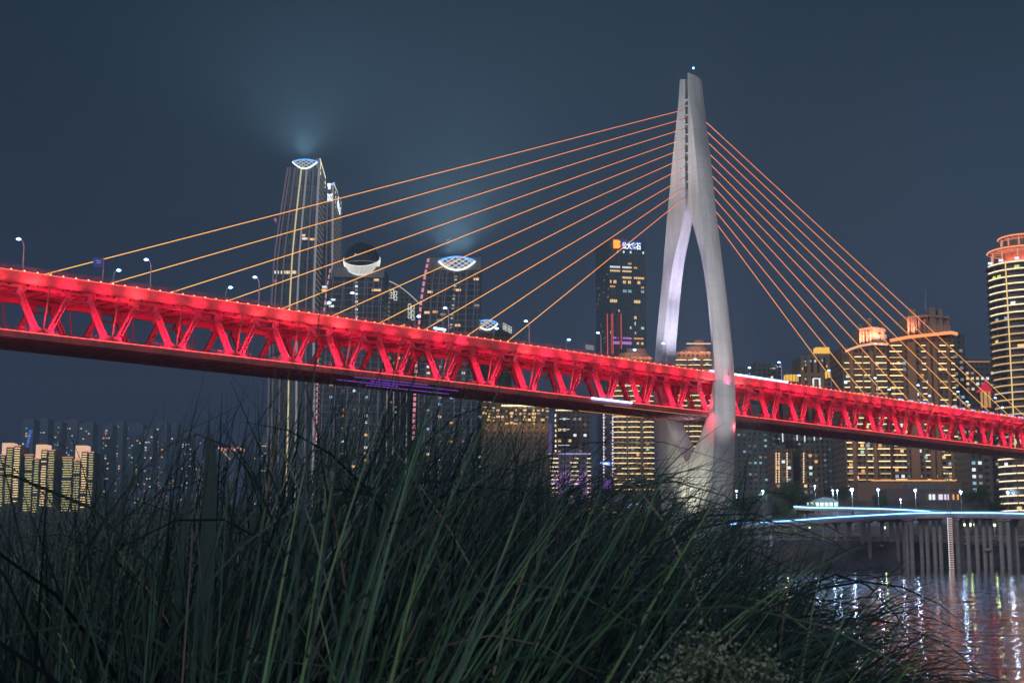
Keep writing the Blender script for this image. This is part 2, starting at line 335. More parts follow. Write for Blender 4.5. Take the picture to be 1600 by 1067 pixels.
def pchip(x, xp, fp):
    xp = np.array(xp, float); fp = np.array(fp, float); h = np.diff(xp); dl = np.diff(fp) / h; m_ = np.zeros(len(xp)); m_[0] = dl[0]; m_[-1] = dl[-1]
    for k in range(1, len(xp) - 1):
        if dl[k - 1] * dl[k] > 0: w1 = 2 * h[k] + h[k - 1]; w2 = h[k] + 2 * h[k - 1]; m_[k] = (w1 + w2) / (w1 / dl[k - 1] + w2 / dl[k])
    k = min(max(np.searchsorted(xp, x) - 1, 0), len(h) - 1); u = (x - xp[k]) / h[k]
    return fp[k] * (1 + 2 * u) * (1 - u) ** 2 + h[k] * m_[k] * u * (1 - u) ** 2 + fp[k + 1] * u * u * (3 - 2 * u) + h[k] * m_[k + 1] * u * u * (u - 1)
def pyl(z): return [pchip(z, zz, [p[k] for p in PZ]) for k in range(1, 6)]
CONC = bpy.data.materials.new('pylon_concrete'); CONC.use_nodes = True; t = CONC.node_tree; b = t.nodes['Principled BSDF']
b.inputs['Roughness'].default_value = .7
tcn = t.nodes.new('ShaderNodeTexCoord'); mp = t.nodes.new('ShaderNodeMapping'); mp.inputs['Scale'].default_value = (.5, .5, .045)
n1 = t.nodes.new('ShaderNodeTexNoise'); n1.inputs['Scale'].default_value = 1.0; n1.inputs['Detail'].default_value = 6
t.links.new(tcn.outputs['Object'], mp.inputs[0]); t.links.new(mp.outputs[0], n1.inputs['Vector'])
rp = ramp(t, [(.3, (.48, .47, .48)), (.7, (.68, .665, .67))]); t.links.new(n1.outputs['Fac'], rp.inputs[0])
sp_ = t.nodes.new('ShaderNodeSeparateXYZ'); t.links.new(tcn.outputs['Object'], sp_.inputs[0])
wv = t.nodes.new('ShaderNodeMath'); wv.operation = 'MODULO'; wv.inputs[1].default_value = 4.5; t.links.new(sp_.outputs[2], wv.inputs[0])
cmpn = t.nodes.new('ShaderNodeMath'); cmpn.operation = 'LESS_THAN'; cmpn.inputs[1].default_value = .14; t.links.new(wv.outputs[0], cmpn.inputs[0])
mxn = t.nodes.new('ShaderNodeMix'); mxn.data_type = 'RGBA'; mxn.inputs[7].default_value = (.47, .45, .45, 1)
t.links.new(cmpn.outputs[0], mxn.inputs[0]); t.links.new(rp.outputs[0], mxn.inputs[6]); t.links.new(mxn.outputs[2], b.inputs['Base Color'])
tower = obj('pylon', MB().box(lambda a, b_, c: B(a, b_, c), SP - 11, SP + 10, -12, 12, .02, 2.2), CONC, bridge, label='pale concrete tower split into two curved legs around the deck')
TOPN, TOPF = (161.6, 160.8), (160.5, 160.5)
for sg in (-1, 1):
    rings = []; zs = sorted(set(list(np.linspace(-2.5, 26, 8)) + list(np.linspace(27, 120, 70)) + list(np.linspace(121, 161.3 if sg < 0 else 160.3, 22))))
    for z in zs:
        To, Ti, ao, ai, sc = pyl(z); ring = []
        ring.append((sc - ai / 2, Ti)); ring.append((sc - ao / 2, To - .05))
        for k in range(1, 8):
            u = k / 8; ring.append((sc - ao / 2 + ao * u, To + .0 + min(.9, ao * .09) * math.sin(math.pi * u)))
        ring.append((sc + ao / 2, To - .05)); ring.append((sc + ai / 2, Ti))
        tip = (z - zs[-1]) > -.01
        rings.append([B(s_, sg * t_, z + CH + ((.55 * (s_ - sc) / 4 * -1) if tip and sg < 0 else 0)) for s_, t_ in ring])
    if sg > 0: rings = [r[::-1] for r in rings]
    obj('pylon_leg', MB().loft(rings), CONC, tower, smooth=24)
# slot crossheads, anchor box and lightning mast
mb = MB(); mb.box(lambda a, b_, c: B(a, b_, c), 227.4, 231, -.75, .75, 117.4 + CH, 120 + CH)
obj('slot_sill', mb, CONC, tower)
ANC = [150.2, 147.1, 143.7, 140.3, 137.1, 133.9, 130.8, 127.4, 124.1, 121.0]
mb = MB(); mb.box(lambda a, b_, c: B(a, b_, c), 228.0, 230.2, -.62, .62, 120 + CH, 152.6 + CH)
obj('cable_anchor_box', mb, mat('anchor_steel', (.06, .06, .07), .6), tower)
mb = MB()
for z in ANC: mb.box(lambda a, b_, c: B(a, b_, c), 226.3, 227.2, -.62, .62, z + CH + .5, z + CH + .75)
mb.box(lambda a, b_, c: B(a, b_, c), 226.3, 230.5, -.62, .62, 152.6 + CH, 153.2 + CH)
obj('crosshead', mb, CONC, tower)
mb = MB().tube([B(229, -1.2, 161 + CH), B(229, -1.2, 164.2 + CH)], .07, 6); mast = obj('beacon_mast', mb, FIXM, tower)
mb = MB().tube([B(229, -1.2, 164.1 + CH), B(229, -1.2, 164.6 + CH)], .28, 8); obj('beacon', mb, led('beacon_blue', (.1, .35, 1), 14), mast)
# ---- cables
CABM = bpy.data.materials.new('cable_painted_glow'); CABM.use_nodes = True; t = CABM.node_tree; b = t.nodes['Principled BSDF']; b.inputs['Base Color'].default_value = (.05, .03, .02, 1)
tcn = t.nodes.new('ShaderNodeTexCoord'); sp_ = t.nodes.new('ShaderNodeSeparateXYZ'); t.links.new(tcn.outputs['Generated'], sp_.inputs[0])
rp = ramp(t, [(0, (1, .52, .13)), (.45, (1, .36, .10)), (1, (.85, .20, .09))]); t.links.new(sp_.outputs[2], rp.inputs[0]); t.links.new(rp.outputs[0], b.inputs['Emission Color'])  # floodlight fading from deck to tower, put into the emission colour
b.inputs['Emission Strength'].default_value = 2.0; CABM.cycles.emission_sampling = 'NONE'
CABS = mat('cable_sheath', (.45, .24, .16), .5, var=0)
for k in range(10):
    for sg in (-1, 1):
        sd = 15.2 * (k + 1) + 0.5 + 68
        kk = 9 - k
        off = 88.6 + 15.95 * k if sg < 0 else 87.6 + 16.05 * k
        s = SP + sg * off; top = B(228.6 + sg * .9, 0, ANC[kk] + CH); bot = D(s, 0, 11.7)
        dirv = (bot - top).normalized(); top = top + dirv * .2
        c_ = obj('stay_cable', MB().tube([top, bot], .105, 6), CABS, bridge)
        side = dirv.cross(Vector((0, 0, 1))).normalized() * (-.0)
        nv = dirv.cross(BN).normalized(); nv = nv if nv.z < 0 else -nv
        ofs = nv * .05 - BN * .09
        obj('added_glow_tube', MB().tube([top + dirv * 6 + ofs, bot - dirv * 1.0 + ofs], .085, 6), CABM, c_)  # added tube, glows in place of floodlight falling on the cable
        obj('anchor_collar', MB().tube([bot, bot - dirv * 2.4], .3, 8), FIXM, c_)
# ---- pylon floodlights
WARM = (1, .95, .94); LAV = (.78, .74, 1.0)
for sg in (-1, 1):
    # from deck edge upstream of the tower, aimed at different heights
    for (ds, tt, tz, pw, an) in ((-46, -11.5, 82, 20000, 26), (-46, -11.5, 112, 62000, 20), (-46, -11.5, 142, 130000, 18), (-46, -3, 135, 30000, 20)):
        spot(D(SP + ds, tt if sg < 0 else -tt, 13.9), B(SP - 3, (-9 + (tz - 80) * .1) if sg < 0 else (9 - (tz - 80) * .1), tz + CH), pw * 1.4, WARM, an, 1, .4, bridge, 'pylon_lamp')
    # floods on the added pontoons, grazing the outer faces
    for tz, pw, an in ((30, 16000, 50), (75, 240000, 30), (125, 900000, 18), (150, 1300000, 14)):
        spot(B(SP - 6, sg * 34, 7), B(SP, sg * (10 if tz < 100 else 5), tz + CH), pw * .55, WARM, an, 1, .5, bridge, 'pylon_lamp')
    spot(B(SP, sg * 8.4, zL(SP) + 13.5), B(SP, -sg * 9.3, 84 + CH), 60000, LAV, 70, 1, .3, bridge, 'pylon_lamp')
    spot(B(SP, sg * 8.4, zL(SP) + 13.5), B(SP, -sg * 6, 104 + CH), 120000, LAV, 34, 1, .3, bridge, 'pylon_lamp')
point(B(SP - 2, 0, 46.5), 650, (.90, .84, .92), .4, bridge, 'under_deck_lamp')
spot(B(SP - 17, -2.5, 6), B(SP - 5, -2.5, 33), 60000, (1, 1, .74), 46, 1, .3, bridge, 'pylon_lamp')
spot(B(SP - 22, 8, 6), B(SP - 5, 9, 36), 7000, (1, .86, .86), 60, 1, .3, bridge, 'pylon_lamp')
spot(D(SP - 11, -12.6, 1), B(SP - 2, -11, 44), 6000, (1, .05, .12), 60, 1, .3, bridge, 'pylon_lamp')
# added pontoons, put there only to hold the outer tower floods
for sg, tx in ((-1, 'near'), (1, 'far')):
    g = root('added_light_pontoon', B(SP - 6, sg * 35, 0), 'added floating platform for tower floodlights on the %s side of the bridge tower' % ('camera' if sg < 0 else 'city'), 'pontoon')
    fr = wframe(B(SP - 6, sg * 35, 0), .7)
    obj('hull', MB().box(fr, -3, 3, -2, 2, -.5, .9), mat('pontoon_grey', (.2, .2, .2), .7), g)
    for k in (-1.5, 0, 1.5): obj('floodlight', MB().box(fr, k - .5, k + .5, -.3, .3, 2.0, 2.7).box(fr, k - .06, k + .06, -.06, .06, .9, 2.0), FIXM, g)
# ================================================================ BRIDGE STREET LAMPS, SIGNS, BUSES
POLE = mat('lamp_pole', (.62, .64, .70), .5, .0, var=0)
LAMPW = led('street_lamp_glow', (.22, .48, 1), 11)
def street_lamp(base, dirv, h, arm, label, group, rad=.12, head=.55):
    g = root('street_lamp', base, label, 'street lamp', group)
    P = [base, base + Vector((0, 0, h * .8))] + [base + Vector((0, 0, h * (.8 + .2 * math.sin(k * .39)))) + dirv * arm * (1 - math.cos(k * .39)) for k in range(1, 5)]
    po = obj('pole', MB().tube(P, [rad * 1.3] * 1 + [rad] * (len(P) - 1), 6), POLE, g)
    e = P[-1]
    obj('lamp_head', MB().tube([e - Vector((0, 0, head * .55)), e - Vector((0, 0, head * .2)), e + Vector((0, 0, head * .25))], [head * .7, head, head * .4], 8), LAMPW, g)
    return g
NS = [-5.9, 24.0, 52.8, 81.7, 112.5, 142.3, 171.7, 201.0, 231, 260.1, 289, 318, 347, 376, 405, 434]
FS = [26.3, 57.3, 88.0, 119, 149, 179.5, 209.9, 240.6, 270.4, 300, 330, 360, 390, 420, 450]
for i, s in enumerate(NS):
    street_lamp(D(s, -11.2, 11.7), -BD * 1 + BN * .0, 7.7, 1.3, 'tall grey lamp post on near deck edge, number %s from the left' % ['one', 'two', 'three', 'four', 'five', 'six', 'seven', 'eight', 'nine', 'ten', 'eleven', 'twelve', 'thirteen', 'fourteen', 'fifteen', 'sixteen', 'seventeen'][i], 'street lamps along the upper deck')
for i, s in enumerate(FS):
    street_lamp(D(s, 11.2, 11.7), BD * 1, 9.3, 1.3, 'grey lamp post with blue white head on far deck edge, number %s from left' % ['one', 'two', 'three', 'four', 'five', 'six', 'seven', 'eight', 'nine', 'ten', 'eleven', 'twelve', 'thirteen', 'fourteen', 'fifteen', 'sixteen'][i], 'street lamps along the upper deck', head=.62)
g = root('road_sign', D(12.4, -11.2, 11.7), 'blue road sign panel on a pole above the left of the bridge deck', 'sign')
obj('pole', MB().tube([D(12.4, -11.2, 11.7), D(12.4, -11.2, 18.2)], .12, 6), POLE, g)
pn = obj('sign_panel', MB().beam(D(9.9, -11.35, 16.9), D(12.1, -11.35, 16.9), .14, 2.0), mat('sign_blue', (.05, .12, .45), .5, var=0, emit=(.05, .14, .5), es=.25), g)
mb = MB()
for z, a, b_ in ((17.25, 10.4, 11.7), (16.8, 10.6, 11.5)): mb.beam(D(a, -11.45, z), D(b_, -11.45, z), .06, .16)
obj('sign_lettering', mb, mat('sign_white', (.6, .6, .7), .5, var=0, emit=(.5, .55, .8), es=.3), pn)
g = root('sign_board', D(178.4, 0, 11.7), 'pale rectangular sign board on posts over the deck left of the tower', 'sign')
for a in (176.9, 179.9): obj('post', MB().tube([D(a, 0, 11.7), D(a, 0, 17.6)], .09, 6), POLE, g)
obj('sign_panel', MB().beam(D(176.7, 0, 17.0), D(180.3, 0, 17.0), .15, 1.5), mat('sign_pale', (.6, .6, .6), .5, var=.1, emit=(.5, .5, .5), es=.3), g)
def bus(s, t_, label, col):
    g = root('bus', D(s, t_, 11.7), label, 'bus', 'buses crossing the bridge')
    L = lambda a, b_, c: D(s + a, t_ + b_, 11.7 + c)
    bo = obj('body', MB().box(L, 0, 11, -1.25, 1.25, .45, 2.95).box(L, .3, 10.7, -1.15, 1.15, 2.95, 3.15), col, g)
    obj('window_band', MB().box(L, .3, 10.7, -1.28, -1.255, 1.5, 2.5).box(L, .3, 10.7, 1.255, 1.28, 1.5, 2.5), led('bus_window', (.8, .85, 1), .25), bo)
    for a in (2, 8.8):
        for b_ in (-1.2, .95): obj('wheel', MB().tube([L(a, b_, .5), L(a, b_ + .25, .5)], .5, 12), mat('tyre', (.02, .02, .02), .8, var=0), g)
    obj('roof_light', MB().box(L, .1, 1.2, -.8, .8, 3.17, 3.4), led('bus_roof', (.35, .5, 1), 7), bo)
    obj('destination_display', MB().box(L, 10.72, 11.03, -.8, .8, 2.6, 2.9), led('bus_display', (1, .5, .2), 4), bo)
bus(24, 6.5, 'city bus with blue roof light on the left of the deck', mat('bus_paint', (.4, .4, .45), .4))
bus(42, 6.5, 'second city bus further right along the deck', mat('bus_paint2', (.35, .2, .2), .4))
# ================================================================ CITY
WARMW = led('window_warm', (1, .62, .26), 1.3); WHITEW = led('window_white', (.85, .92, 1), 1.3); COOLW = led('window_cool', (.40, .68, .85), .8)
AMBERW = led('window_amber', (1, .45, .14), 1.1); GREENW = led('window_green', (.5, .95, .7), 1.0); PURPW = led('window_purple', (.75, .3, .95), .9); DIMW = led('window_dim', (.75, .6, .45), .45)
DIM2 = led('window_faint', (.55, .5, .5), .22)
WSET = [DIM2] * 8 + [WARMW] * 5 + [WHITEW] * 3 + [COOLW] * 2 + [AMBERW] * 2 + [GREENW] + [DIMW] * 6
YEL = led('floor_led_yellow', (1, .72, .34), 2.2); YELD = led('floor_led_amber', (1, .60, .26), 1.0); CREAM = led('floor_led_cream', (1, .76, .48), 2.0); YGR = led('floor_led_lime', (.95, .85, .36), 1.2)
ORNG = led('roof_led_orange', (1, .36, .16), 1.1); PINK = led('edge_led_pink', (1, .38, .45), .85); VIO = led('fin_led_violet', (.52, .42, .62), .22); VIOW = led('fin_led_pale', (.75, .70, .80), .38); GOLD = led('fin_led_gold', (1, .80, .48), .85)
LENS = led('lens_led', (.72, .84, 1), 1.25); LENSC = led('lens_rim_led', (.95, .98, .80), 2.4); LBLUE = led('lens_led_blue', (.12, .4, 1), 2.0); GOLDBOX = led('gold_box', (1, .58, .10), 1.2)
class Bld:
    """a building whose front spans photo columns x0..x1 (measured at row yr) at distance Y"""
    def __init__(s, name, label, x0, x1, ytop, Y, depth, fm, yaw=0., yr=None, base=None, group=None, prof=None, roof=True, wallname='wall'):
        yr = yr or ytop
        a, b = at(x0, yr, Y), at(x1, yr, Y); s.w = (b.x - a.x) / max(.3, math.cos(yaw)); s.Y = Y
        zt = at((x0 + x1) / 2, ytop, Y).z; cx = (a.x + b.x) / 2
        zb = land(cx, Y) - 3 if base is None else base
        s.h = zt - zb; s.d = depth; s.o = Vector((cx, Y, zb)); s.yaw = yaw; s.fr = wframe(s.o, yaw)
        s.root = root(name, s.o, label, 'building', group); hw = s.w / 2; s.rng = random.Random(int(x0 * 7 + ytop))
        if fm:
            if prof is None: mb = MB().box(s.fr, -hw, hw, 0, depth, 0, s.h)
            else:
                mb = MB(); rings = []
                for f, l, r in prof:  # fraction of height, left edge, right edge (fractions of w from centre)
                    rings.append([s.fr(l * s.w, 0, f * s.h), s.fr(r * s.w, 0, f * s.h), s.fr(r * s.w, depth, f * s.h), s.fr(l * s.w, depth, f * s.h)])
                mb.loft(rings)
            s.wall = obj(wallname, mb, fm, s.root)
            if roof:
                l, r = (-hw, hw) if prof is None else (prof[-1][1] * s.w, prof[-1][2] * s.w)
                m2 = MB()
                for (a0, a1, b0, b1) in ((l, r, 0, .4), (l, r, depth - .4, depth), (l, l + .4, .4, depth - .4), (r - .4, r, .4, depth - .4)): m2.box(s.fr, a0, a1, b0, b1, s.h + .003, s.h + 1.3)
                obj('parapet', m2, fm, s.root)
                m2 = MB().box(s.fr, l * .4, r * .5, depth * .35, depth * .75, s.h + .003, s.h + 4); obj('plant_room', m2, mat('plant_room_grey', (.25, .24, .25), .8), s.root)
    def u(s, x, y):                        # photo column and row -> local coords on the front face
        p = at(x, y, s.Y); return (p.x - s.o.x) / math.cos(s.yaw), p.z - s.o.z
    def strip(s, name, m, u0, u1, z0, z1, out=.25, dep=.2, parent=None, wrap=False):
        mb = MB().box(s.fr, u0, u1, -out - dep, -out, z0, z1)
        return obj(name, mb, m, parent or s.root)
    def win(s, u, z, ww, hh, m, side=False):
        k = ('w', m.name, round(ww, 1), round(hh, 1))
        if not hasattr(s, 'cache'): s.cache = {}
        if side: loc = s.fr(s.w / 2 * (1 if side > 0 else -1) + .06 * side, u, z); yaw = s.yaw + R(90) * side
        else: loc = s.fr(u, -.06, z); yaw = s.yaw
        if k not in s.cache:
            me = bpy.data.meshes.new('window'); fb = MB().box(lambda a, b, c: Vector((a, b, c)), -ww / 2, ww / 2, 0, .1, 0, hh)
            me.from_pydata(fb.v, [], fb.f); me.materials.append(m); s.cache[k] = me
        o = bpy.data.objects.new('window', s.cache[k]); COL.objects.link(o); o.parent = s.root; o.location = loc - s.o; o.rotation_euler = (0, 0, yaw); WL[o.name] = loc
        return o
    def windows(s, n, ww=1.8, hh=1.6, zf=(.1, .95), mats=WSET, uf=(-.46, .46), side=0, fh=3.4, bw=3.2):
        seen = set(); nf = int(s.h * (zf[1] - zf[0]) / fh); 
        for _ in range(n * 3):
            if len(seen) >= n: break
            r = s.rng; span = s.w * (uf[1] - uf[0]) if not side else s.d * .9
            key = (r.randrange(max(1, int(span / bw))), r.randrange(max(1, nf)))
            if key in seen: continue
            seen.add(key)
            if side: s.win(s.d * .05 + (key[0] + .5) * bw, s.h * zf[0] + key[1] * fh + 1, ww, hh, r.choice(mats), side)
            else: s.win(s.w * uf[0] + (key[0] + .5) * bw, s.h * zf[0] + key[1] * fh + 1, ww, hh, r.choice(mats))
    def floors(s, m, z0, z1, fh, bays, th=.45, out=1.2, rate=1., m2=None, rate2=0., slab=True, side=0, sm=None, bow=0.):
        """lit balcony edges: one part per storey and a slab under each"""
        z = z0; k = 0; slabs = MB()
        while z < z1 and k < 95:
            mb = MB(); hit = False
            for (a, b_) in bays:
                if s.rng.random() > rate: 
                    pass
                else:
                    hit = True; N = 5 if bow else 1
                    jj = s.rng.uniform(0, .25) * (b_ - a) if rate < 1 else 0
                    for q in range(N):
                        u0 = a + jj + (b_ - a - jj) * q / N; u1 = a + jj + (b_ - a - jj) * (q + 1) / N
                        f0 = out + bow * (1 - (2 * q / N - 1) ** 2); f1 = out + bow * (1 - (2 * (q + 1) / N - 1) ** 2)
                        mb.hexa([s.fr(u0, -f0 - .15, z), s.fr(u1, -f1 - .15, z), s.fr(u1, -f1, z), s.fr(u0, -f0, z), s.fr(u0, -f0 - .15, z + th), s.fr(u1, -f1 - .15, z + th), s.fr(u1, -f1, z + th), s.fr(u0, -f0, z + th)])
                if slab: slabs.box(s.fr, a, b_, -out + .02, -.01, z - .1, z + .25)
            if side:
                mb.box(s.fr, side * s.w / 2 + (0 if side > 0 else -.2), side * s.w / 2 + (.2 if side > 0 else 0), s.d * .1, s.d * .9, z, z + th)
            if hit or side: obj('floor_light', mb, m if not m2 or s.rng.random() > rate2 else m2, s.root)
            z += fh; k += 1
        if slab: obj('balcony_slabs', slabs, sm or mat('slab_grey', (.3, .27, .25), .8), s.root)
    def pier(s, u0, u1, z0, z1, m, out=1.3): return obj('pier', MB().box(s.fr, u0, u1, -out, -.01, z0, z1), m, s.root)
F_BLUE = facade('curtain_wall_blue', (.22, .23, .26), (.08, .095, .115), 3.0, 3.6, .22)
F_GREY = facade('concrete_window_wall', (.20, .18, .17), (.03, .035, .045), 3.2, 3.3, .9)
F_BRWN = facade('brown_window_wall', (.27, .18, .15), (.03, .03, .035), 3.0, 3.2, .8)
F_WARM = facade('tan_window_wall', (.30, .20, .14), (.04, .035, .03), 4.2, 3.3, 1.2)
F_GRID = facade('grid_curtain_wall', (.30, .30, .33), (.06, .07, .085), 7.5, 4.0, .35)
F_HAZE = facade('far_haze_tint_wall', (.22, .24, .38), (.09, .11, .21), 3.6, 3.4, .7, rough=.6)  # distance haze put into the wall and glass colours
GREYP = mat('crown_grey', (.30, .29, .31), .6, var=.12, scale=.2)
PIERM = mat('pier_tan', (.42, .25, .17), .75, var=.1)
PINKST = mat('crown_stone', (.50, .33, .27), .75, var=.12, scale=.3)

# ---- lens crown
def lens(parent, fr, xc, zc, hw, up, dn, bar, m, rim, pitch=2.4, thick=.5, top=None):
    f_up = lambda x: zc + up * (1 - (x / hw) ** 2); f_dn = lambda x: zc - dn * (1 - (x / hw) ** 2)
    mb = MB()
    for f in (f_up, f_dn):
        mm = MB(); P = [fr(xc + hw * q, -thick, f(hw * q)) for q in np.linspace(-1, 1, 25)]; mm.tube(P, bar * 1.6, 6)
        obj('lens_rim', mm, top if (f is f_up and top) else rim, parent)
    for slope in (.62, -.62):
        c_ = -hw * 2
        while c_ < hw * 2:
            run = []; 
            for q in np.linspace(-hw, hw, 121):
                z = zc + slope * (q - c_)
                if f_dn(q) < z < f_up(q): run.append((q, z))
            if len(run) > 2: mb.beam(fr(xc + run[0][0], -thick, run[0][1]), fr(xc + run[-1][0], -thick, run[-1][1]), bar, bar)
            c_ += pitch * 1.9
    obj('lens_lattice', mb, m, parent)
    mb = MB(); n = 24; ring = [(xc + hw * q, f_up(hw * q)) for q in np.linspace(-1, 1, n)] + [(xc + hw * q, f_dn(hw * q)) for q in np.linspace(1, -1, n)[1:-1]]
    mb.prism(fr, ring, .2, 1.2); obj('lens_backing', mb, mat('lens_dark', (.05, .08, .12), .4), parent)

# T1: tall slatted tower
def fin_tower(label, x1b, Y, ytop, dep, edges, fins, ground=None, sideled=VIO, name='skyscraper'):
    """edges: (row, left col, right col) from bottom to top"""
    xb = (edges[-1][1] + edges[-1][2]) / 2; cx = at(xb, ytop, Y).x; zb = land(cx, Y) - 3; o = Vector((cx, Y, zb)); fr = wframe(o)
    g = root(name, o, label, 'building')
    lv = [(0, at(edges[0][1], edges[0][0], Y).x - cx, at(edges[0][2], edges[0][0], Y).x - cx)]
    for r, l, rt in edges: p = at(l, r, Y); q = at(rt, r, Y); lv.append((p.z - zb, p.x - cx, q.x - cx))
    Z = [l[0] for l in lv]; L = [l[1] for l in lv]; Rr = [l[2] for l in lv]
    mb = MB().loft([[fr(l, 0, z), fr(r, 0, z), fr(r, dep, z), fr(l, dep, z)] for z, l, r in lv]); obj('wall', mb, F_BLUE, g)
    zs = np.linspace(0, Z[-1], 26)
    for fu, m, wd in fins:
        rings = []
        for z in zs:
            l = np.interp(z, Z, L); r = np.interp(z, Z, Rr); u = l + (r - l) * fu
            rings.append([fr(u - wd / 2, -.9, z), fr(u + wd / 2, -.9, z), fr(u + wd / 2, -.02, z), fr(u - wd / 2, -.02, z)])
        obj('fin', MB().loft(rings), m, g)
    # right flank: horizontal slats
    mb = MB(); z = 6
    while z < Z[-1] - 2:
        r = np.interp(z, Z, Rr); mb.box(fr, r + .02, r + .9, .6, dep - .5, z, z + .75); z += 4.2
    obj('flank_slats', mb, led('slat_painted_glow', (.62, .58, .60), .20), g)  # facade light falling on the slats is put into their emission
    return g, fr, Z, L, Rr
g, fr, Z, L, Rr = fin_tower('tallest slatted glass tower with curved lattice crown at left', 0, 1000, 262, 31,
    [(640, 418, 492), (485, 422, 491), (400, 428, 493.5), (337, 437, 496), (262, 449, 499.5)],
    [(.02, VIO, 1.2), (.10, VIO, 1.0), (.25, VIO, 1.1), (.44, GOLD, .9), (.61, VIOW, 1.3), (.81, VIO, 1.1), (.985, VIOW, 1.6)])
zt = Z[-1]; pxm = 1000 / F_
lens(g, fr, at(476.5, 256, 1000).x - at((449 + 499.5) / 2, 262, 1000).x, zt + 4.0, 19.5 * pxm * 1.03, 1.8, 5.0, .28, LENS, LENSC, 2.0, .9, LBLUE)
mb = MB(); r = Rr[-1]; mb.prism(lambda a, b, c: fr(b, a, c), [(0, zt), (31, zt), (31, zt + 1.0), (0, zt + 6.5)], r - 3, r); obj('flank_crown', mb, GREYP, g)
mb = MB().beam(fr(r + .1, -.2, zt + 6.6), fr(r + .1, 31, zt + 1.0), .5, .5).beam(fr(r + .1, 31, zt + 1), fr(r + .1, 31, zt - 7), .4, .4).beam(fr(r + .2, 4, zt + 5.6), fr(r + .2, 4, zt - 5), .35, .35); obj('roof_edge_light', mb, led('roof_edge_cream', (1, .9, .62), 1.6), g)
for x, y, ww, m_ in ((474, 368, 3, WARMW), (475.5, 373, 3, WHITEW), (481, 373, 3, AMBERW), (487, 374, 2.4, WARMW), (490, 374, 2, AMBERW)):
    p = at(x, y, 1000); obj('window', MB().box(wframe(p), -ww / 2, ww / 2, -.15, -.05, -.8, .8), m_, g)
for k in range(14):
    p = at(430 + k * 2.45, 425.5, 1000)
    if k not in (3, 5, 10): obj('window', MB().box(wframe(p), -.45, .45, -.2, -.05, -1.1, 1.1), WARMW if k % 4 else WHITEW, g)
for y in (341, 437): obj('corner_beacon', MB().add([at(427, y, 999), at(433, y, 999), at(431, y + 8, 999), at(427, y, 1000), at(433, y, 1000), at(431, y + 8, 1000)], [(0, 1, 2), (5, 4, 3), (0, 3, 4, 1), (1, 4, 5, 2), (2, 5, 3, 0)]), led('pink_beacon', (.9, .35, .5), .45), g)
g, fr, Z, L, Rr = fin_tower('second slatted tower tucked behind the tallest one with lit rooftop signs', 0, 1120, 288, 52,
    [(640, 458, 521), (485, 462, 519.5), (288, 470, 521)], [(.82, VIO, 1.1), (.985, VIOW, 1.5)])
r = Rr[-1]; zt = Z[-1]
mb = MB().beam(fr(r + .1, 0, zt + 1), fr(r + .1, 52, zt - 1.5), .5, .5).beam(fr(r + .1, 14, zt), fr(r + .1, 14, zt - 16), .4, .4).beam(fr(r + .1, 51, zt - 1.5), fr(r + .1, 51, zt - 14), .4, .4); obj('roof_edge_light', mb, led('roof_edge_cream', (1, .9, .62), 1.6), g)
def px_box(parent, name, m, x0, x1, y0, y1, Y, dep=.4, lab=None):
    a = at(x0, y1, Y); b = at(x1, y0, Y); fr_ = wframe((a.x, Y, a.z))
    return obj(name, MB().box(fr_, 0, b.x - a.x, 0, dep, 0, b.z - a.z), m, parent, label=lab)
SIGNW = led('rooftop_sign_white', (.75, .92, 1), 1.9)
mb = MB(); rg = random.Random(5)
for k in range(46):
    x = 512 + rg.random() * 7.5; y = 303 + rg.random() * 11; a = at(x, y, 1118); mb.box(wframe(a), -.3, .3, 0, .2, -.5, .5)
obj('lit_sign', mb, SIGNW, g)
mb = MB()
for x, y, w_, h_ in ((514, 289, 2.6, 2.6), (517, 288, 3, .8), (514.5, 293, 2, 3)): a = at(x, y, 1118); mb.box(wframe(a), -w_ / 2, w_ / 2, 0, .2, -h_ / 2, h_ / 2)
obj('roof_lamp', mb, SIGNW, g)
mb = MB()
for a, z0, z1 in ((20, -15, -9), (23, -12, -4), (26, -16, -7), (30, -13, -9), (33, -17, -13), (36, -16, -10)): mb.box(lambda q, b, c: fr(r + 1.0 + b, q, zt + c), a, a + 1.6, 0, .3, z0, z1)
obj('flank_sign', mb, SIGNW, g)
obj('roof_spot', MB().tube([at(521.5, 287.5, 1119), at(521.5, 285.5, 1119)], .9, 8), LBLUE, g)

# E: dome building
g0 = Bld('office_tower', 'grid glass tower topped by a round glass globe in a lit bowl', 520, 601, 418, 900, 34, F_GRID, yr=418, prof=[(0, -.72, .47), (.45, -.70, .475), (.8, -.60, .49), (1, -.5, .5)], roof=False); g = g0.root
h = g0.h; obj('crown_panel', MB().prism(g0.fr, [(-.52 * g0.w, h - 6.4), (.495 * g0.w, h - 7), (.505 * g0.w, h + .4), (.14 * g0.w, h + .4), (.14 * g0.w, h - 3), (-.2 * g0.w, h - 3), (-.2 * g0.w, h + .4), (-.5 * g0.w, h - .2)], -1.0, -.02), GREYP, g)
for q in (-.46, -.26, -.06, .14, .3, .45):
    mb = MB(); rings = []
    for z in np.linspace(0, h - 7, 16):
        f = z / h; l = np.interp(f, [0, .45, .8, 1], [-.72, -.70, -.60, -.5]) * g0.w; r = np.interp(f, [0, .45, .8, 1], [.47, .475, .49, .5]) * g0.w; u = l + (r - l) * (q + .5)
        rings.append([g0.fr(u - .25, -.4, z), g0.fr(u + .25, -.4, z), g0.fr(u + .25, -.02, z), g0.fr(u - .25, -.02, z)])
    obj('fin', mb.loft(rings), VIO, g)
sc_ = at(564, 404, 898); rad = 28.5 * 900 / F_
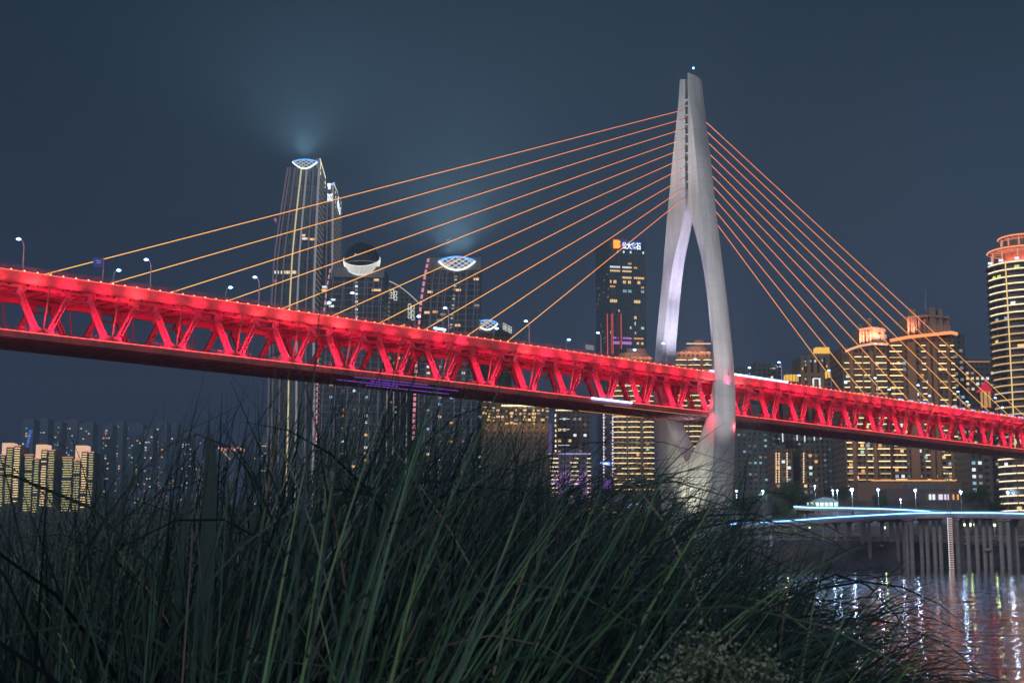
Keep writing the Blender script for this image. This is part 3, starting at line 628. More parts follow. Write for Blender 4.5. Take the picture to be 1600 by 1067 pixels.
GLAS = bpy.data.materials.new('globe_glass'); GLAS.use_nodes = True; b = GLAS.node_tree.nodes['Principled BSDF']; b.inputs['Base Color'].default_value = (.05, .06, .075, 1); b.inputs['Roughness'].default_value = .05; b.inputs['Alpha'].default_value = .55; b.inputs['Specular IOR Level'].default_value = 1
mb = MB(); NR = 24; rings = []
for k in range(1, NR):
    th = math.pi * k / NR; rings.append([sc_ + Vector((rad * math.sin(th) * math.cos(2 * math.pi * j / 40), 5 + rad * math.sin(th) * math.sin(2 * math.pi * j / 40), rad * math.cos(th))) for j in range(40)])
globe = obj('globe', mb.loft(rings[::-1]), GLAS, g, smooth=180)
mb = MB()
for k in range(10):
    th = math.pi * k / 10; mb.tube([sc_ + Vector((rad * 1.004 * math.sin(a) * math.cos(th), 5 + rad * 1.004 * math.sin(a) * math.sin(th), rad * 1.004 * math.cos(a))) for a in np.linspace(-math.pi * .55, math.pi * .55, 26)], .06, 4)
obj('globe_mullion', mb, GREYP, globe)
mb = MB(); mb.tube([sc_ + Vector((rad * .9 * math.cos(a), 5 + rad * .9 * math.sin(a), -rad * .22)) for a in np.linspace(0, 6.28, 41)], .25, 5)
obj('gallery_ring', mb, led('gallery_dim', (.8, .8, 1), .5), globe)
mb = MB().tube([sc_ + Vector((0, 5, -rad * .30)), sc_ + Vector((0, 5, -rad * .24))], [rad * .93, rad * .93], 32); obj('gallery_floor', mb, mat('gallery_grey', (.35, .34, .36), .6), globe)
ax_ = Vector((0, -.85, .53)); dn_ = Vector((0, -.53, -.85)); gc_ = sc_ + Vector((0, 5, 0))
def gpt(r_, ph, ps): return gc_ + (ax_ * math.cos(ph) + (dn_ * math.cos(ps) + Vector((1, 0, 0)) * math.sin(ps)) * math.sin(ph)) * r_
def phin(ps): return R(62) + R(34) * (abs(ps) / R(108)) ** 2
mb = MB(); N_ = 40; ps_ = [R(-108) + R(216) * k / N_ for k in range(N_ + 1)]
V0 = [gpt(rad * 1.015, phin(p_) + (R(112) - phin(p_)) * q / 5, p_) for p_ in ps_ for q in range(6)]
mb.add(V0, [(k * 6 + q, k * 6 + q + 1, (k + 1) * 6 + q + 1, (k + 1) * 6 + q) for k in range(N_) for q in range(5)])
obj('bowl', mb, mat('bowl_metal', (.55, .53, .50), .4, .3, emit=(.8, .78, .72), es=.16), g, smooth=180)
mb = MB()
for k in range(52):
    p_ = R(-104) + R(208) * k / 51; mb.tube([gpt(rad * 1.03, phin(p_) + (R(112) - phin(p_)) * q / 5, p_) for q in range(6)], .13, 4)
obj('bowl_rib', mb, led('bowl_rib_led', (.95, .93, .88), 1.5), g)
mb = MB().tube([gpt(rad * 1.035, phin(p_), p_) for p_ in ps_], .22, 5); obj('bowl_rim', mb, led('bowl_rim_led', (.95, .93, .86), 1.3), g)
mb = MB().tube([gpt(rad * 1.035, R(96), p_) for p_ in ps_], .18, 5); obj('bowl_rim', mb, led('bowl_rim_led', (.95, .93, .86), 1.3), g)
for y in range(434, 520, 6): g0.strip('column_light', WHITEW if y % 4 else DIMW, *(lambda a, b: (a[0], b[0], b[1], a[1]))(g0.u(555, y), g0.u(559, y + 3)))if y % 7 else None
for x, y, m_ in ((507, 450, WHITEW), (506, 455, WARMW), (588, 439, WARMW), (585, 455, WARMW), (591, 455, WARMW), (520, 470, WHITEW), (518, 480, WHITEW), (512, 476, WARMW)): u, z = g0.u(x, y); g0.win(u, z, 3.2, 1.4, m_)
g0.windows(26, 2, 1.5, (.1, .6), fh=4, bw=7.5, uf=(-.6, .45))
def pinkline(parent, pts, Y, wd=.9):
    mb = MB(); P = [at(x, y, Y) for x, y in pts]
    for p, q in zip(P[:-1], P[1:]):
        n_ = max(1, int((q - p).length / 3.4))
        for k in range(n_):
            a = p.lerp(q, k / n_); b_ = p.lerp(q, (k + .68) / n_); mb.beam(a, b_, wd, .4, up=(0, 1, 0))
    return obj('edge_light', mb, PINK, parent)
pinkline(g, [(516, 420), (511, 448), (507, 480), (500, 520), (497, 560), (495, 640), (494, 700)], 897, .8)
# F: curved roof building
g1 = Bld('office_tower', 'pale curved roof building with white framed windows between two glass towers', 597, 657, 478, 985, 40, F_GREY, yaw=R(-4), yr=480, roof=False)
u0, z0 = g1.u(597, 438); u1, z1 = g1.u(657, 478); hh = g1.h
mb = MB(); N = 14; top = [(-g1.w / 2, z0)] + [(-g1.w / 2 + g1.w * k / N, z0 + (z1 - z0) * (k / N) ** 1.6 + 0) for k in range(1, N + 1)]
mb.prism(g1.fr, [(g1.w / 2, hh - .5), (-g1.w / 2, hh - .5)][::-1] + top[::-1], 0, 34); obj('curved_top', mb, F_GREY, g1.root)
mb = MB().tube([g1.fr(a, -.3, c + .6) for a, c in top], .4, 6); obj('roof_edge_light', mb, led('roof_edge_pale', (.8, .78, .7), .7), g1.root)
mb = MB()
for k in range(16): mb.beam(g1.fr(-g1.w / 2 + .3, -.4, z0 - 3 - k * 3.2), g1.fr(-g1.w / 2 + 5.2, -.4, z0 - 6.5 - k * 3.2), .4, .6)
obj('slats', mb, led('slat_led', (.85, .80, .70), .55), g1.root)
for (x, y) in ((613, 458), (618, 461), (613, 466), (618, 469), (640, 481), (645, 484), (640, 489), (645, 492), (640, 497), (645, 500)):
    u, z = g1.u(x, y); mb = MB()
    for a in ((-1.1, 1.1, -.1, .2), (-1.1, 1.1, 2.4, 2.7), (-1.1, -.8, .2, 2.4), (.8, 1.1, .2, 2.4)): mb.box(g1.fr, u + a[0], u + a[1], -.5, -.05, z + a[2], z + a[3])
    obj('window_frame', mb, led('frame_led', (.9, .92, .85), 1.2), g1.root)
g1.windows(40, 1.8, 1.4, (.3, .93), fh=3.3, mats=[DIMW, WARMW, DIMW])
# G
g2 = Bld('office_tower', 'grid glass tower with blue white lattice lens on its crown', 670, 752, 404, 905, 36, F_GRID, yr=405, prof=[(0, -.70, .43), (.5, -.68, .43), (.8, -.59, .47), (1, -.5, .5)], roof=False); g = g2.root
h = g2.h; obj('crown_panel', MB().box(g2.fr, -.5 * g2.w, .5 * g2.w, -.8, -.02, h - 8, h + .6), GREYP, g)
u, z = g2.u(714, 409); lens(g, g2.fr, u, z, 29 * 905 / F_, 3.0, 5.8, .34, LENS, LENSC, 2.4, 1.4, LBLUE)
for q in (-.38, -.26, -.13, .12, .26, .4):
    mb = MB(); rings = []
    for z in np.linspace(0, h - 8.2, 16):
        f = z / h; l = np.interp(f, [0, .5, .8, 1], [-.70, -.68, -.59, -.5]) * g2.w; r = np.interp(f, [0, .5, .8, 1], [.43, .43, .47, .5]) * g2.w; u = l + (r - l) * (q + .5)
        rings.append([g2.fr(u - .25, -.4, z), g2.fr(u + .25, -.4, z), g2.fr(u + .25, -.02, z), g2.fr(u - .25, -.02, z)])
    obj('fin', mb.loft(rings), VIO, g)
for y in range(426, 522, 5):
    if y % 3: 
        a = g2.u(711 - (y - 426) * .1, y); b_ = g2.u(715 - (y - 426) * .1, y + 2.4); g2.strip('column_light', DIMW if y % 2 else led('column_pale', (.8, .75, .65), .7), a[0], b_[0], b_[1], a[1])
for x, y, m_ in ((672, 458, WARMW), (744, 438, WARMW), (716, 455, WARMW), (667, 490, WARMW), (680, 489, AMBERW), (745, 479, DIMW), (715, 510, WARMW), (687, 502, DIMW), (692, 493, DIMW)): u, z = g2.u(x, y); g2.win(u, z, 3.4, 1.5, m_)
g2.windows(30, 2, 1.5, (.1, .6), fh=4, bw=7.5, uf=(-.6, .4))
pinkline(g, [(669.5, 404), (664, 430), (658, 470), (655.5, 500), (653, 520)], 900, 1.5)
pinkline(g, [(651, 560), (648, 620), (646, 690)], 900, 1.8)
# H
g3 = Bld('office_tower', 'low block with small lattice lens and square lit windows', 745, 799, 512, 960, 40, F_GREY, yr=515, roof=False); g = g3.root
u, z = g3.u(761, 508); lens(g, g3.fr, u, z + 1, 17 * 960 / F_, 2.4, 4.4, .3, LENS, LENSC, 2.0, 1.0, LBLUE)
a = g3.u(778, 508)[0]; b_ = g3.u(799, 508)[0]; hz = g3.u(785, 505)[1]
obj('roof_block', MB().prism(g3.fr, [(a, g3.h), (b_, g3.h), (b_, hz - 4.5), (a + 1, hz)], 0, 26), GREYP, g)
for (x, y) in ((787.5, 509), (791, 511), (787.5, 514.5), (791, 516.5), (795.5, 513), (798, 515), (795.5, 518.5), (798, 520)):
    u, z = g3.u(x, y); mb = MB()
    for q in ((-.7, .7, -.2, .05), (-.7, .7, 1.5, 1.75), (-.7, -.45, .05, 1.5), (.45, .7, .05, 1.5)): mb.box(g3.fr, u + q[0], u + q[1], -.6, -.1, z + q[2], z + q[3])
    obj('window_frame', mb, led('frame_led', (.9, .92, .85), 1.2), g)
g3.windows(22, 2, 1.5, (.1, .9))
# building row below them, seen under the bridge (white vertical strips)
for k, (x0, x1, yt, Y, lb) in enumerate(((500, 545, 598, 960, 'dark block with thin white vertical lights seen under the bridge, left of pair'), (560, 640, 590, 955, 'wide dark block with white vertical lights under the bridge behind the grass'), (662, 742, 596, 950, 'dark block with pale vertical bars beside the pink edge light under the bridge'))):
    q = Bld('office_block', lb, x0, x1, yt, Y, 30, F_GREY)
    for j in range(8):
        u = -q.w * .45 + q.w * .9 * j / 7; q.strip('vertical_light', VIOW if j % 3 else VIO, u - .3, u + .3, q.h * .1, q.h * .98)
    q.windows(16, 1.4, 1.2, mats=[DIMW, WARMW, DIM2, COOLW])
# I: sign tower
gi = Bld('office_tower', 'dark office tower with red logo and white blue rooftop lettering', 952, 1009.5, 375, 1200, 44, F_BLUE, yaw=R(12), yr=450); g = gi.root
mb = MB(); px_ = 1200 / F_
u, z = gi.u(958, 389); mb.prism(gi.fr, [(u, z), (u, z + 7), (u + 4.6, z + 7), (u + 5.8, z + 6), (u + 5.6, z + 4.4), (u + 4.9, z + 3.6), (u + 6, z + 2.6), (u + 5.8, z + 1), (u + 4.4, z)], -1.5, -.6); obj('logo', mb, led('logo_amber', (1, .50, .05), 1.6), g)
mb = MB(); mb.prism(gi.fr, [(u - .7, z - .7), (u - .7, z + 7.7), (u + 5, z + 7.7), (u + 6.6, z + 6.6), (u + 6.7, z + 1), (u + 5, z - .7)], -.58, -.3); obj('logo_backing', mb, led('logo_red', (1, .03, .05), .9), g)
tcu = bpy.data.curves.new('sign_lettering', 'FONT'); tcu.body = '公大宝石'; tcu.size = 6.4; tcu.extrude = .2; tcu.offset = .1; tcu.align_x = 'LEFT'; tcu.space_character = 1.0
to = bpy.data.objects.new('tmp', tcu); COL.objects.link(to); bpy.context.view_layer.update(); tme = bpy.data.meshes.new_from_object(to.evaluated_get(bpy.context.evaluated_depsgraph_get())); bpy.data.objects.remove(to); tme.materials.clear(); tme.materials.append(led('letter_white', (.85, .95, 1), 2.4)); to = bpy.data.objects.new('sign_lettering', tme); COL.objects.link(to); to.parent = g; u2, z2 = gi.u(971, 389.5); to.location = gi.fr(u2, -1.6, z2 + .3) - gi.o; to.scale = (.66, 1.0, 1); to.rotation_euler = (R(90), 0, gi.yaw)
obj('sign_backing', MB().box(gi.fr, u2 - .5, u2 + 17.5, -1.2, -.9, z2 - .3, z2 + 7.2), led('sign_blue_back', (.02, .16, .7), .55), g)
def row(y, segs, m, hh=1.5):
    for x0, x1 in segs:
        n_ = max(1, round((x1 - x0) / 2.6))
        for k in range(n_): u, z = gi.u(x0 + (x1 - x0) * (k + .5) / n_, y); gi.win(u, z - hh / 2, (x1 - x0) / n_ * px_ * .85, hh, m)
row(394, ((964, 966), (973, 976), (984, 987), (1004, 1007)), WHITEW, 2)
row(412, ((981, 987),), AMBERW); row(418, ((952.5, 969), (972, 987)), WHITEW, 1.6); row(418, ((990.5, 996),), AMBERW, 1.6); row(424, ((952.5, 969), (972, 987)), WARMW, 1.5)
row(434, ((972, 987), (990.5, 1007)), WARMW, 1.8); row(441, ((952.5, 955), (958, 963), (973, 978), (981, 986), (996, 1001)), WARMW, 2.6); row(448.5, ((952.5, 961), (1002, 1007)), AMBERW); row(455, ((973, 979), (981, 987), (1002, 1007)), COOLW, 2.4)
row(471, ((952.5, 964), (990.5, 1001)), WARMW, 2.6); row(486, ((966, 968),), WARMW, 2); row(496, ((991, 995),), WARMW, 2.6); row(505, ((992, 993.5),), WHITEW, 3); row(512, ((984, 987), (1002, 1007)), GREENW, 2.2); row(520, ((953, 954), (992, 994)), WARMW, 2); row(528.5, ((957, 963), (965, 966), (973, 987)), PURPW); row(528.5, ((990.5, 1006),), AMBERW); row(536, ((957, 968), (972, 987)), PURPW, 2.6); row(536, ((995, 999), (1002, 1006)), WARMW, 2)
REDV = led('red_vertical', (1, .12, .14), 1.0)
for x, y0, y1, wd in ((949.6, 490, 556, .7), (956.2, 490, 553, .5), (958.2, 490, 553, .5), (971, 490, 545, .7)): p = at(x, y1, 1195); q = at(x, y0, 1195); obj('red_light_line', MB().box(wframe(p), -wd / 2, wd / 2, 0, .3, 0, q.z - p.z), REDV, g)
gi.windows(30, 1.6, 1.4, (.35, .9), side=-1, mats=[DIMW]); spot(gi.fr(0, -6, gi.h - 4), gi.fr(-6, 0, gi.h + 2), 3000, (1, .1, .2), 90, 1, .5, g, 'sign_lamp')

# residential towers with balcony lights
def resid(label, x0, x1, ytop, Y, dep, bays, fh=3.3, m=YEL, fm=F_BRWN, yaw=0, zf=(.0, .97), rate=1., nwin=20, piers=(), th=.45, crown=None, bow=.0, m2=None, rate2=0., yr=None, group=None, side=0, out=1.2, name='apartment_tower'):
    q = Bld(name, label, x0, x1, ytop, Y, dep, fm, yaw=yaw, yr=yr, group=group)
    bb = [(-q.w / 2 + a * q.w, -q.w / 2 + b_ * q.w) for a, b_ in bays]
    q.floors(m, q.h * zf[0] + 2, q.h * zf[1], fh, bb, th, out, rate, m2, rate2, bow=bow, side=side)
    for a, b_ in piers: q.pier(-q.w / 2 + a * q.w, -q.w / 2 + b_ * q.w, 0, q.h * .985, PIERM)
    q.windows(nwin)
    return q
# J
q = resid('curved balcony tower with pink lit crown left of the bridge tower', 958, 1021, 560, 905, 34, ((.0, .32), (.36, .66), (.74, 1.0)), m=YEL, yr=650, bow=1.6, piers=((.68, .73),), nwin=26)
for (a0, a1, yt, nm) in ((-.30, .45, 548, 'crown_drum'), (-.1, .4, 541, 'crown_cap')):
    zt = q.u(1000, yt)[1]; mb = MB(); cxu = (a0 + a1) / 2 * q.w; rad_ = (a1 - a0) / 2 * q.w
    mb.loft([[q.fr(cxu + rad_ * math.cos(2 * math.pi * k / 20), 14 + rad_ * .7 * math.sin(2 * math.pi * k / 20), z) for k in range(20)] for z in (q.h, zt)]); obj(nm, mb, PINKST, q.root)
for k in range(5): point(q.fr(-.35 * q.w + k * q.w * .19, -2.5, q.h + 1.0), 900, (1, .45, .22), .3, q.root, 'crown_lamp')
for x in (943.5, 957.5):
    for y0 in range(646, 742, 5): px_box(q.root, 'edge_dot_light', led('edge_dot', (.85, .72, 1), 1.6), x - 1, x + .8, y0, y0 + 3.2, 900)
jn = Bld('apartment_tower', 'slim dark block with dotted white edge lights and small blue sign', 942, 958, 640, 910, 20, F_GREY, yr=650)
px_box(jn.root, 'lit_sign', led('blue_sign', (.1, .3, 1), 2.2), 938, 953, 721.5, 727, 905); px_box(jn.root, 'sign_lettering', SIGNW, 940, 951, 723, 725.5, 904.5)
px_box(jn.root, 'purple_panel', led('purple_wall', (.32, .12, .7), .5), 943, 955, 749, 765, 908)
for k in range(14): jn.win((-1) ** k * 2.5, jn.h * .96 - k * 3.3, 2.2, 1.4, (VIOW, DIMW)[k % 2])
# K
q = resid('curved balcony tower behind the bridge tower with pink lit crown', 1053, 1112, 552, 915, 34, ((.0, .34), (.38, .7), (.78, 1.0)), yr=600, bow=1.6, piers=((.71, .77),), nwin=24, m2=YELD, rate2=.3)
for (a0, a1, yt, nm) in ((-.12, .5, 538, 'crown_drum'), (.12, .42, 527, 'crown_cap')):
    zt = q.u(1085, yt)[1]; mb = MB(); cxu = (a0 + a1) / 2 * q.w; rad_ = (a1 - a0) / 2 * q.w
    mb.loft([[q.fr(cxu + rad_ * math.cos(2 * math.pi * k / 20), 14 + rad_ * .7 * math.sin(2 * math.pi * k / 20), z) for k in range(20)] for z in (q.h, zt)]); obj(nm, mb, PINKST, q.root)
for k in range(5): point(q.fr(-.25 * q.w + k * q.w * .17, -2.5, q.h + 1.2), 900, (1, .45, .22), .3, q.root, 'crown_lamp')
obj('crown_ledge_light', MB().box(q.fr, -.15 * q.w, .5 * q.w, -.6, -.2, q.u(1085, 538)[1], q.u(1085, 538)[1] + .8), led('crown_cream', (1, .6, .4), 1.2), q.root)
# L: golden building and its neighbours behind the grass
q = Bld('apartment_block', 'golden floodlit building just right of the grass tops under the deck', 752, 857, 632, 860, 30, F_WARM)
for k, y in enumerate(range(634, 664, 5)):
    for j in range(15):
        if q.rng.random() < .66: u, z = q.u(754 + j * 7, y + (j % 3) * .5); q.win(u + 1.2, z - 1.2, q.rng.choice((1.2, 1.8, 2.3)), q.rng.choice((.7, 1.1, 1.4)), (led('gold_window', (1, .60, .20), 1.1), DIMW, WARMW)[q.rng.randrange(3)])
q.strip('roof_light', led('roof_gold', (1, .75, .4), 2.2), -q.w * .2, q.w * .45, q.h - 1.2, q.h - .2)
for k in range(7): point(q.fr(-.42 * q.w + k * q.w * .14, -3, q.h - 14), 200, (1, .62, .2), .3, q.root, 'facade_lamp')
px_box(q.root, 'violet_screen', led('violet_screen', (.14, .09, .25), .8), 812, 862, 662, 738, 866, 1)
q = resid('brown apartment tower with bead lights up its left edge behind the grass', 868, 922, 641, 890, 28, ((.05, .4),), rate=.3, nwin=24, m=WHITEW, th=.3)
q.strip('roof_light', CREAM, -q.w * .5, q.w * .02, q.h - .3, q.h + .4)
for k in range(18): q.strip('edge_bead', CREAM, -q.w * .5 - .5, -q.w * .5 + .35, q.h - 4 - k * 3.2, q.h - 2.4 - k * 3.2)
q = resid('low apartment block with bright white balcony lines under purple light', 858, 923, 709, 850, 26, ((.02, .22), (.5, .70), (.9, 1.0)), m=CREAM, fm=F_GREY, th=.55, nwin=10, fh=2.5)
q.strip('roof_light', led('roof_violet', (.6, .45, .9), 1.1), -q.w * .52, q.w * .5, q.h - .2, q.h + .35)
for k in range(3): point(q.fr(-.3 * q.w + k * q.w * .3, -6, q.h * .4), 2600, (.5, .2, 1), .3, q.root, 'violet_lamp')
# riverside shops and lights behind the tower
g = root('riverside_shops', at(970, 812, 700), 'row of low riverside shops with multicoloured lit signs behind the grass', 'shops')
px_box(g, 'wall', F_GREY, 915, 1062, 782, 815, 702, 14)
for x0, x1, y0, y1, c_ in ((917, 925, 788, 800, (1, .35, .1)), (930, 944, 786, 799, (1, .45, .12)), (979, 989, 786, 792, (.3, .45, 1)), (992, 1004, 786.5, 792, (.75, .85, 1)), (1007, 1016, 786.5, 792, (.3, .5, 1)), (978, 1004, 798, 804, (1, .6, .35)), (954, 974, 800, 804, (1, .55, .2)), (900, 912, 800, 803, (.3, .7, .8)), (936, 950, 803, 806, (.6, .2, 1))):
    s_ = random.Random(x0); mb = MB()
    for xx in np.arange(x0, x1, 1.5):
        for yy in np.arange(y0, y1, 1.7):
            if s_.random() < .62: a = at(xx, yy, 701); mb.box(wframe(a), 0, .33, -.25, 0, -.42, 0)
    obj('lit_sign', mb, led('shop_%02x%02x%02x' % tuple(int(255 * v) for v in c_), c_, 2.0), g)
for x in np.arange(952, 1000, 3): px_box(g, 'awning_light', led('awning_blue', (.45, .65, 1), 2.5), x, x + rg.uniform(1, 2.6), 805.5, 807, 700)
# M: dark buildings right of the tower, under and over the deck
q = Bld('office_block', 'dark low building with small white lights just right of bridge tower', 1178, 1204, 571, 980, 25, F_GREY); q.windows(14)
q = Bld('office_block', 'low rooftop line strung with white lamps right of the bridge tower', 1150, 1222, 578, 1000, 25, F_GREY)
for k in range(20): 
    x = 1168 + k * 2.6 + rg.uniform(-.8, .8); y = 582 - k * .55 + rg.uniform(-2, 2); px_box(q.root, 'roof_lamp', (WHITEW, SIGNW, WARMW)[k % 3], x, x + rg.uniform(.8, 2.2), y, y + .9, 995)
px_box(q.root, 'billboard', CREAM, 1170, 1184, 587, 588.4, 994); px_box(q.root, 'billboard', CREAM, 1204, 1208, 588, 591, 994)
q = Bld('apartment_tower', 'dark tower with a few cool windows right of the tower leg under the deck', 1147, 1206, 640, 860, 30, F_GREY); q.windows(22, 1.5, 1.3, mats=[COOLW, DIMW, DIM2, DIM2, DIM2])
q = Bld('apartment_tower', 'grey apartment slab behind the truss with rows of dim windows', 1200, 1318, 668, 900, 30, F_GREY); q.windows(60, 1.4, 1.2, mats=[DIMW, DIM2, DIM2, DIM2])
for x, y0, y1 in ((1204, 670, 690), (1223, 670, 690), (1245.5, 672, 688), (1257.5, 674, 690), (1272.5, 678, 688), (1282.5, 679, 686)): px_box(q.root, 'vertical_light', WHITEW, x - .5, x + .5, y0, y1, 898)
for k, (x0, x1, yt, lb) in enumerate(((1209, 1238, 704, 'small apartment block with three bead light columns under the deck'), (1251, 1286, 702, 'small apartment block with one bead light column near the trees'))):
    q = Bld('apartment_block', lb, x0, x1, yt, 800, 22, F_BRWN)
    for x in ((1213, 1217.5, 1230) if k == 0 else (1256,)):
        for y in range(707, 754, 4): px_box(q.root, 'edge_bead', led('bead_warm', (1, .72, .4), 1.5), x - .9, x + .7, y, y + 2.6, 798)
    q.windows(12)
# N
q = Bld('office_tower', 'brown slab tower with gold lit rooftop box behind the stay cables', 1250, 1310, 559, 930, 28, facade('brown_pier_wall', (.36, .23, .16), (.03, .03, .03), 4.2, 40, 1.3))
for x, y in ((1258.5, 564.5), (1267, 564), (1259, 570), (1304, 568), (1274, 564), (1285, 563)): px_box(q.root, 'window', COOLW if x % 2 else WHITEW, x - 1, x + 1, y - 1.5, y + 1.5, 929)
for x, y in ((1259, 592), (1292, 572), (1254, 576)): px_box(q.root, 'window', WARMW, x - .6, x + .6, y - 1.6, y + 1.6, 929)
cb = px_box(q.root, 'rooftop_box', GOLDBOX, 1275, 1296, 542.5, 552, 932, 8); px_box(q.root, 'rooftop_plinth', GREYP, 1272, 1300, 552, 560, 933, 10)
for k in range(4): point(q.fr(-.35 * q.w + k * q.w * .24, -3, q.h * .72), 900, (1, .6, .35), .3, q.root, 'facade_lamp')
for (x0, x1, y0, y1, lb) in ((1228, 1248, 585, 595.5, 'gold lit roof box left of the brown slab tower'), (1293, 1311, 579, 590, 'gold lit roof box in front of the brown slab tower')):
    q = Bld('pavilion', lb, x0, x1, y0 + 11, 905, 10, F_BRWN, roof=False); px_box(q.root, 'lantern_box', GOLDBOX, x0, x1, y0, y1, 905, 7)
    mb = MB()
    for k in range(5): 
        a = at(x0 + (x1 - x0) * k / 4, y1, 904); b_ = at(x0 + (x1 - x0) * k / 4, y0, 904); mb.beam(a, b_, .3, .3)
    obj('mullion', mb, mat('gold_mullion', (.4, .22, .06), .5), q.root)
g = root('lit_gateway', at(1276, 610, 880), 'white outlined gateway on the hill behind the deck', 'gateway')
px_box(g, 'post', WHITEW, 1270, 1272, 592, 612, 880); px_box(g, 'post', WHITEW, 1280, 1282, 592, 612, 880); px_box(g, 'lintel', WHITEW, 1270, 1282, 590.5, 592, 879.6)
g = root('lit_sign_pole', at(1314, 610, 880), 'red sign panel over a white lit pole near the cables', 'sign')
px_box(g, 'panel', led('sign_orange_red', (1, .2, .12), 1.2), 1311, 1320.5, 588, 594, 879); px_box(g, 'pole', WHITEW, 1312.5, 1314, 596, 611, 880)
# O: twin apartment slabs
o1 = resid('left of the twin brown balcony towers, curved orange roof line behind the cables', 1321, 1391, 545, 760, 30, ((0, .14), (.24, .42), (.46, .6), (.70, .98)), m=YEL, fm=F_BRWN, yr=700, rate=.93, piers=((.15, .23), (.43, .455), (.62, .69)), nwin=34, m2=YELD, rate2=.25, th=.5)
g = o1.root
mb = MB().tube([at(x, y, 757.5) for x, y in ((1321, 549), (1330, 545), (1345, 540), (1365, 537), (1387, 538))], .7, 6); obj('roof_edge_light', mb, led('roof_edge_peach', (1, .55, .35), 1.1), g)
def crown(par, x0, x1, yb, yt, Y, towers, dep=16):
    px_box(par, 'crown_drum', PINKST, x0, x1, yt + (yb - yt) * .28, yb, Y, dep)
    for a, b_, y in towers: px_box(par, 'crown_turret', PINKST, a, b_, y, yb - 4, Y - 1.6, 5)
    mb = MB()
    for k in range(7): a = at(x0 + (x1 - x0) * .45, yb - 2 - k * 2.2, Y - .9); b_ = at(x1 + 1, yb - 2 - k * 2.2, Y - .9); mb.beam(a, b_, .7, .35)
    obj('louvre', mb, mat('louvre_pale', (.7, .62, .58), .6, var=0), par)
    xs = np.linspace(x0, x1, 9); ym = yt + (yb - yt) * .30
    mb = MB().loft([[at(x, ym - 3 * math.sin(math.pi * k / 8), Y - 3), at(x, ym - 3 * math.sin(math.pi * k / 8) + 3.4, Y - 3), at(x, ym - 3 * math.sin(math.pi * k / 8) + 3.4, Y - .3), at(x, ym - 3 * math.sin(math.pi * k / 8), Y - .3)] for k, x in enumerate(xs)])
    obj('crown_canopy', mb, PINKST, par)
    for x in np.linspace(x0 + 1, x0 + (x1 - x0) * .42, 4): px_box(par, 'crown_column', PINKST, x - .7, x + .7, ym + 3.6, yb, Y - 2.6, 1.0)
    for k in range(4):
        p = at(x0 + (x1 - x0) * (k + .5) / 4, yb - 1, Y - 6); spot(p, p + Vector((0, 4, 12)), 15000, (1, .42, .26), 110, 1, .3, par, 'crown_lamp')
crown(g, 1343, 1384, 539, 503, 762, ((1343, 1347, 506), (1357, 1362, 498), (1363, 1372, 512), (1377, 1381, 504)))
o2 = resid('right of the twin brown balcony towers with bright orange roof edge and antenna', 1391, 1498, 531, 765, 30, ((.02, .22), (.50, .57), (.74, .87), (.93, .99)), m=YEL, fm=F_BRWN, yr=700, rate=.9, piers=((.30, .42), (.59, .64), (.67, .73), (.88, .92)), nwin=48, m2=YELD, rate2=.25, th=.5)
g = o2.root
mb = MB().tube([at(x, y, 761) for x, y in ((1391, 532), (1420, 526.5), (1450, 523.5), (1487, 519.5), (1496, 522))], .95, 6); obj('roof_edge_light', mb, led('roof_edge_orange', (1, .33, .12), 1.5), g)
crown(g, 1418, 1484, 524, 482, 767, ((1424, 1431, 483), (1454, 1461, 480), (1468, 1472, 482), (1480, 1483, 492)))
mb = MB().tube([at(1446, 486, 770), at(1446.5, 452, 770)], [.25, .08], 5); obj('antenna', mb, POLE, g)
o3 = Bld('apartment_tower', 'narrow grey tower peeking out behind the right twin tower', 1490, 1510, 525, 820, 30, F_GREY, yr=600); o3.windows(30, mats=[DIMW, DIMW, COOLW])
for k in range(6):
    for zf in (.3, .62, .9): point(at(1330 + k * 32, 760 - zf * 215, 750), 420, (1, .62, .38), .4, None, 'facade_lamp')
# podium
q = Bld('podium', 'long brown podium under the twin towers with lit shopfront strip', 1340, 1515, 753, 735, 18, PIERM, roof=False); q.strip('shop_light', AMBERW, -q.w * .38, q.w * .38, q.h + .5, q.h + 1.2)
q = Bld('low_building', 'low brown riverside building with a row of lit windows', 1385, 1513, 768, 690, 18, mat('low_brown', (.20, .13, .12), .8)) 
for x0, x1, m_ in ((1452, 1455, WHITEW), (1457.5, 1461, WHITEW), (1467, 1473, led('win_pinkish', (.9, .75, .95), 1.2)), (1476, 1482.5, led('win_pinkish', (.9, .75, .95), 1.2)), (1489, 1491, AMBERW), (1496, 1498, AMBERW)): px_box(q.root, 'window', m_, x0, x1, 772, 780.5, 689)
# P
q = Bld('office_tower', 'grey tower with orange roof line between twin towers and round tower', 1506, 1562, 565, 900, 30, F_GREY, yr=600); q.windows(50, mats=[WARMW, WHITEW, DIMW, DIMW, WARMW]); q.strip('roof_edge_light', led('roof_edge_dim', (1, .35, .2), .7), -q.w / 2, q.w / 2, q.h - .4, q.h + .3)
q = Bld('apartment_tower', 'dark tower with sparse windows below the deck beside the round tower', 1514, 1548, 706, 720, 22, F_GREY); q.windows(14, mats=[COOLW, DIMW, WHITEW])
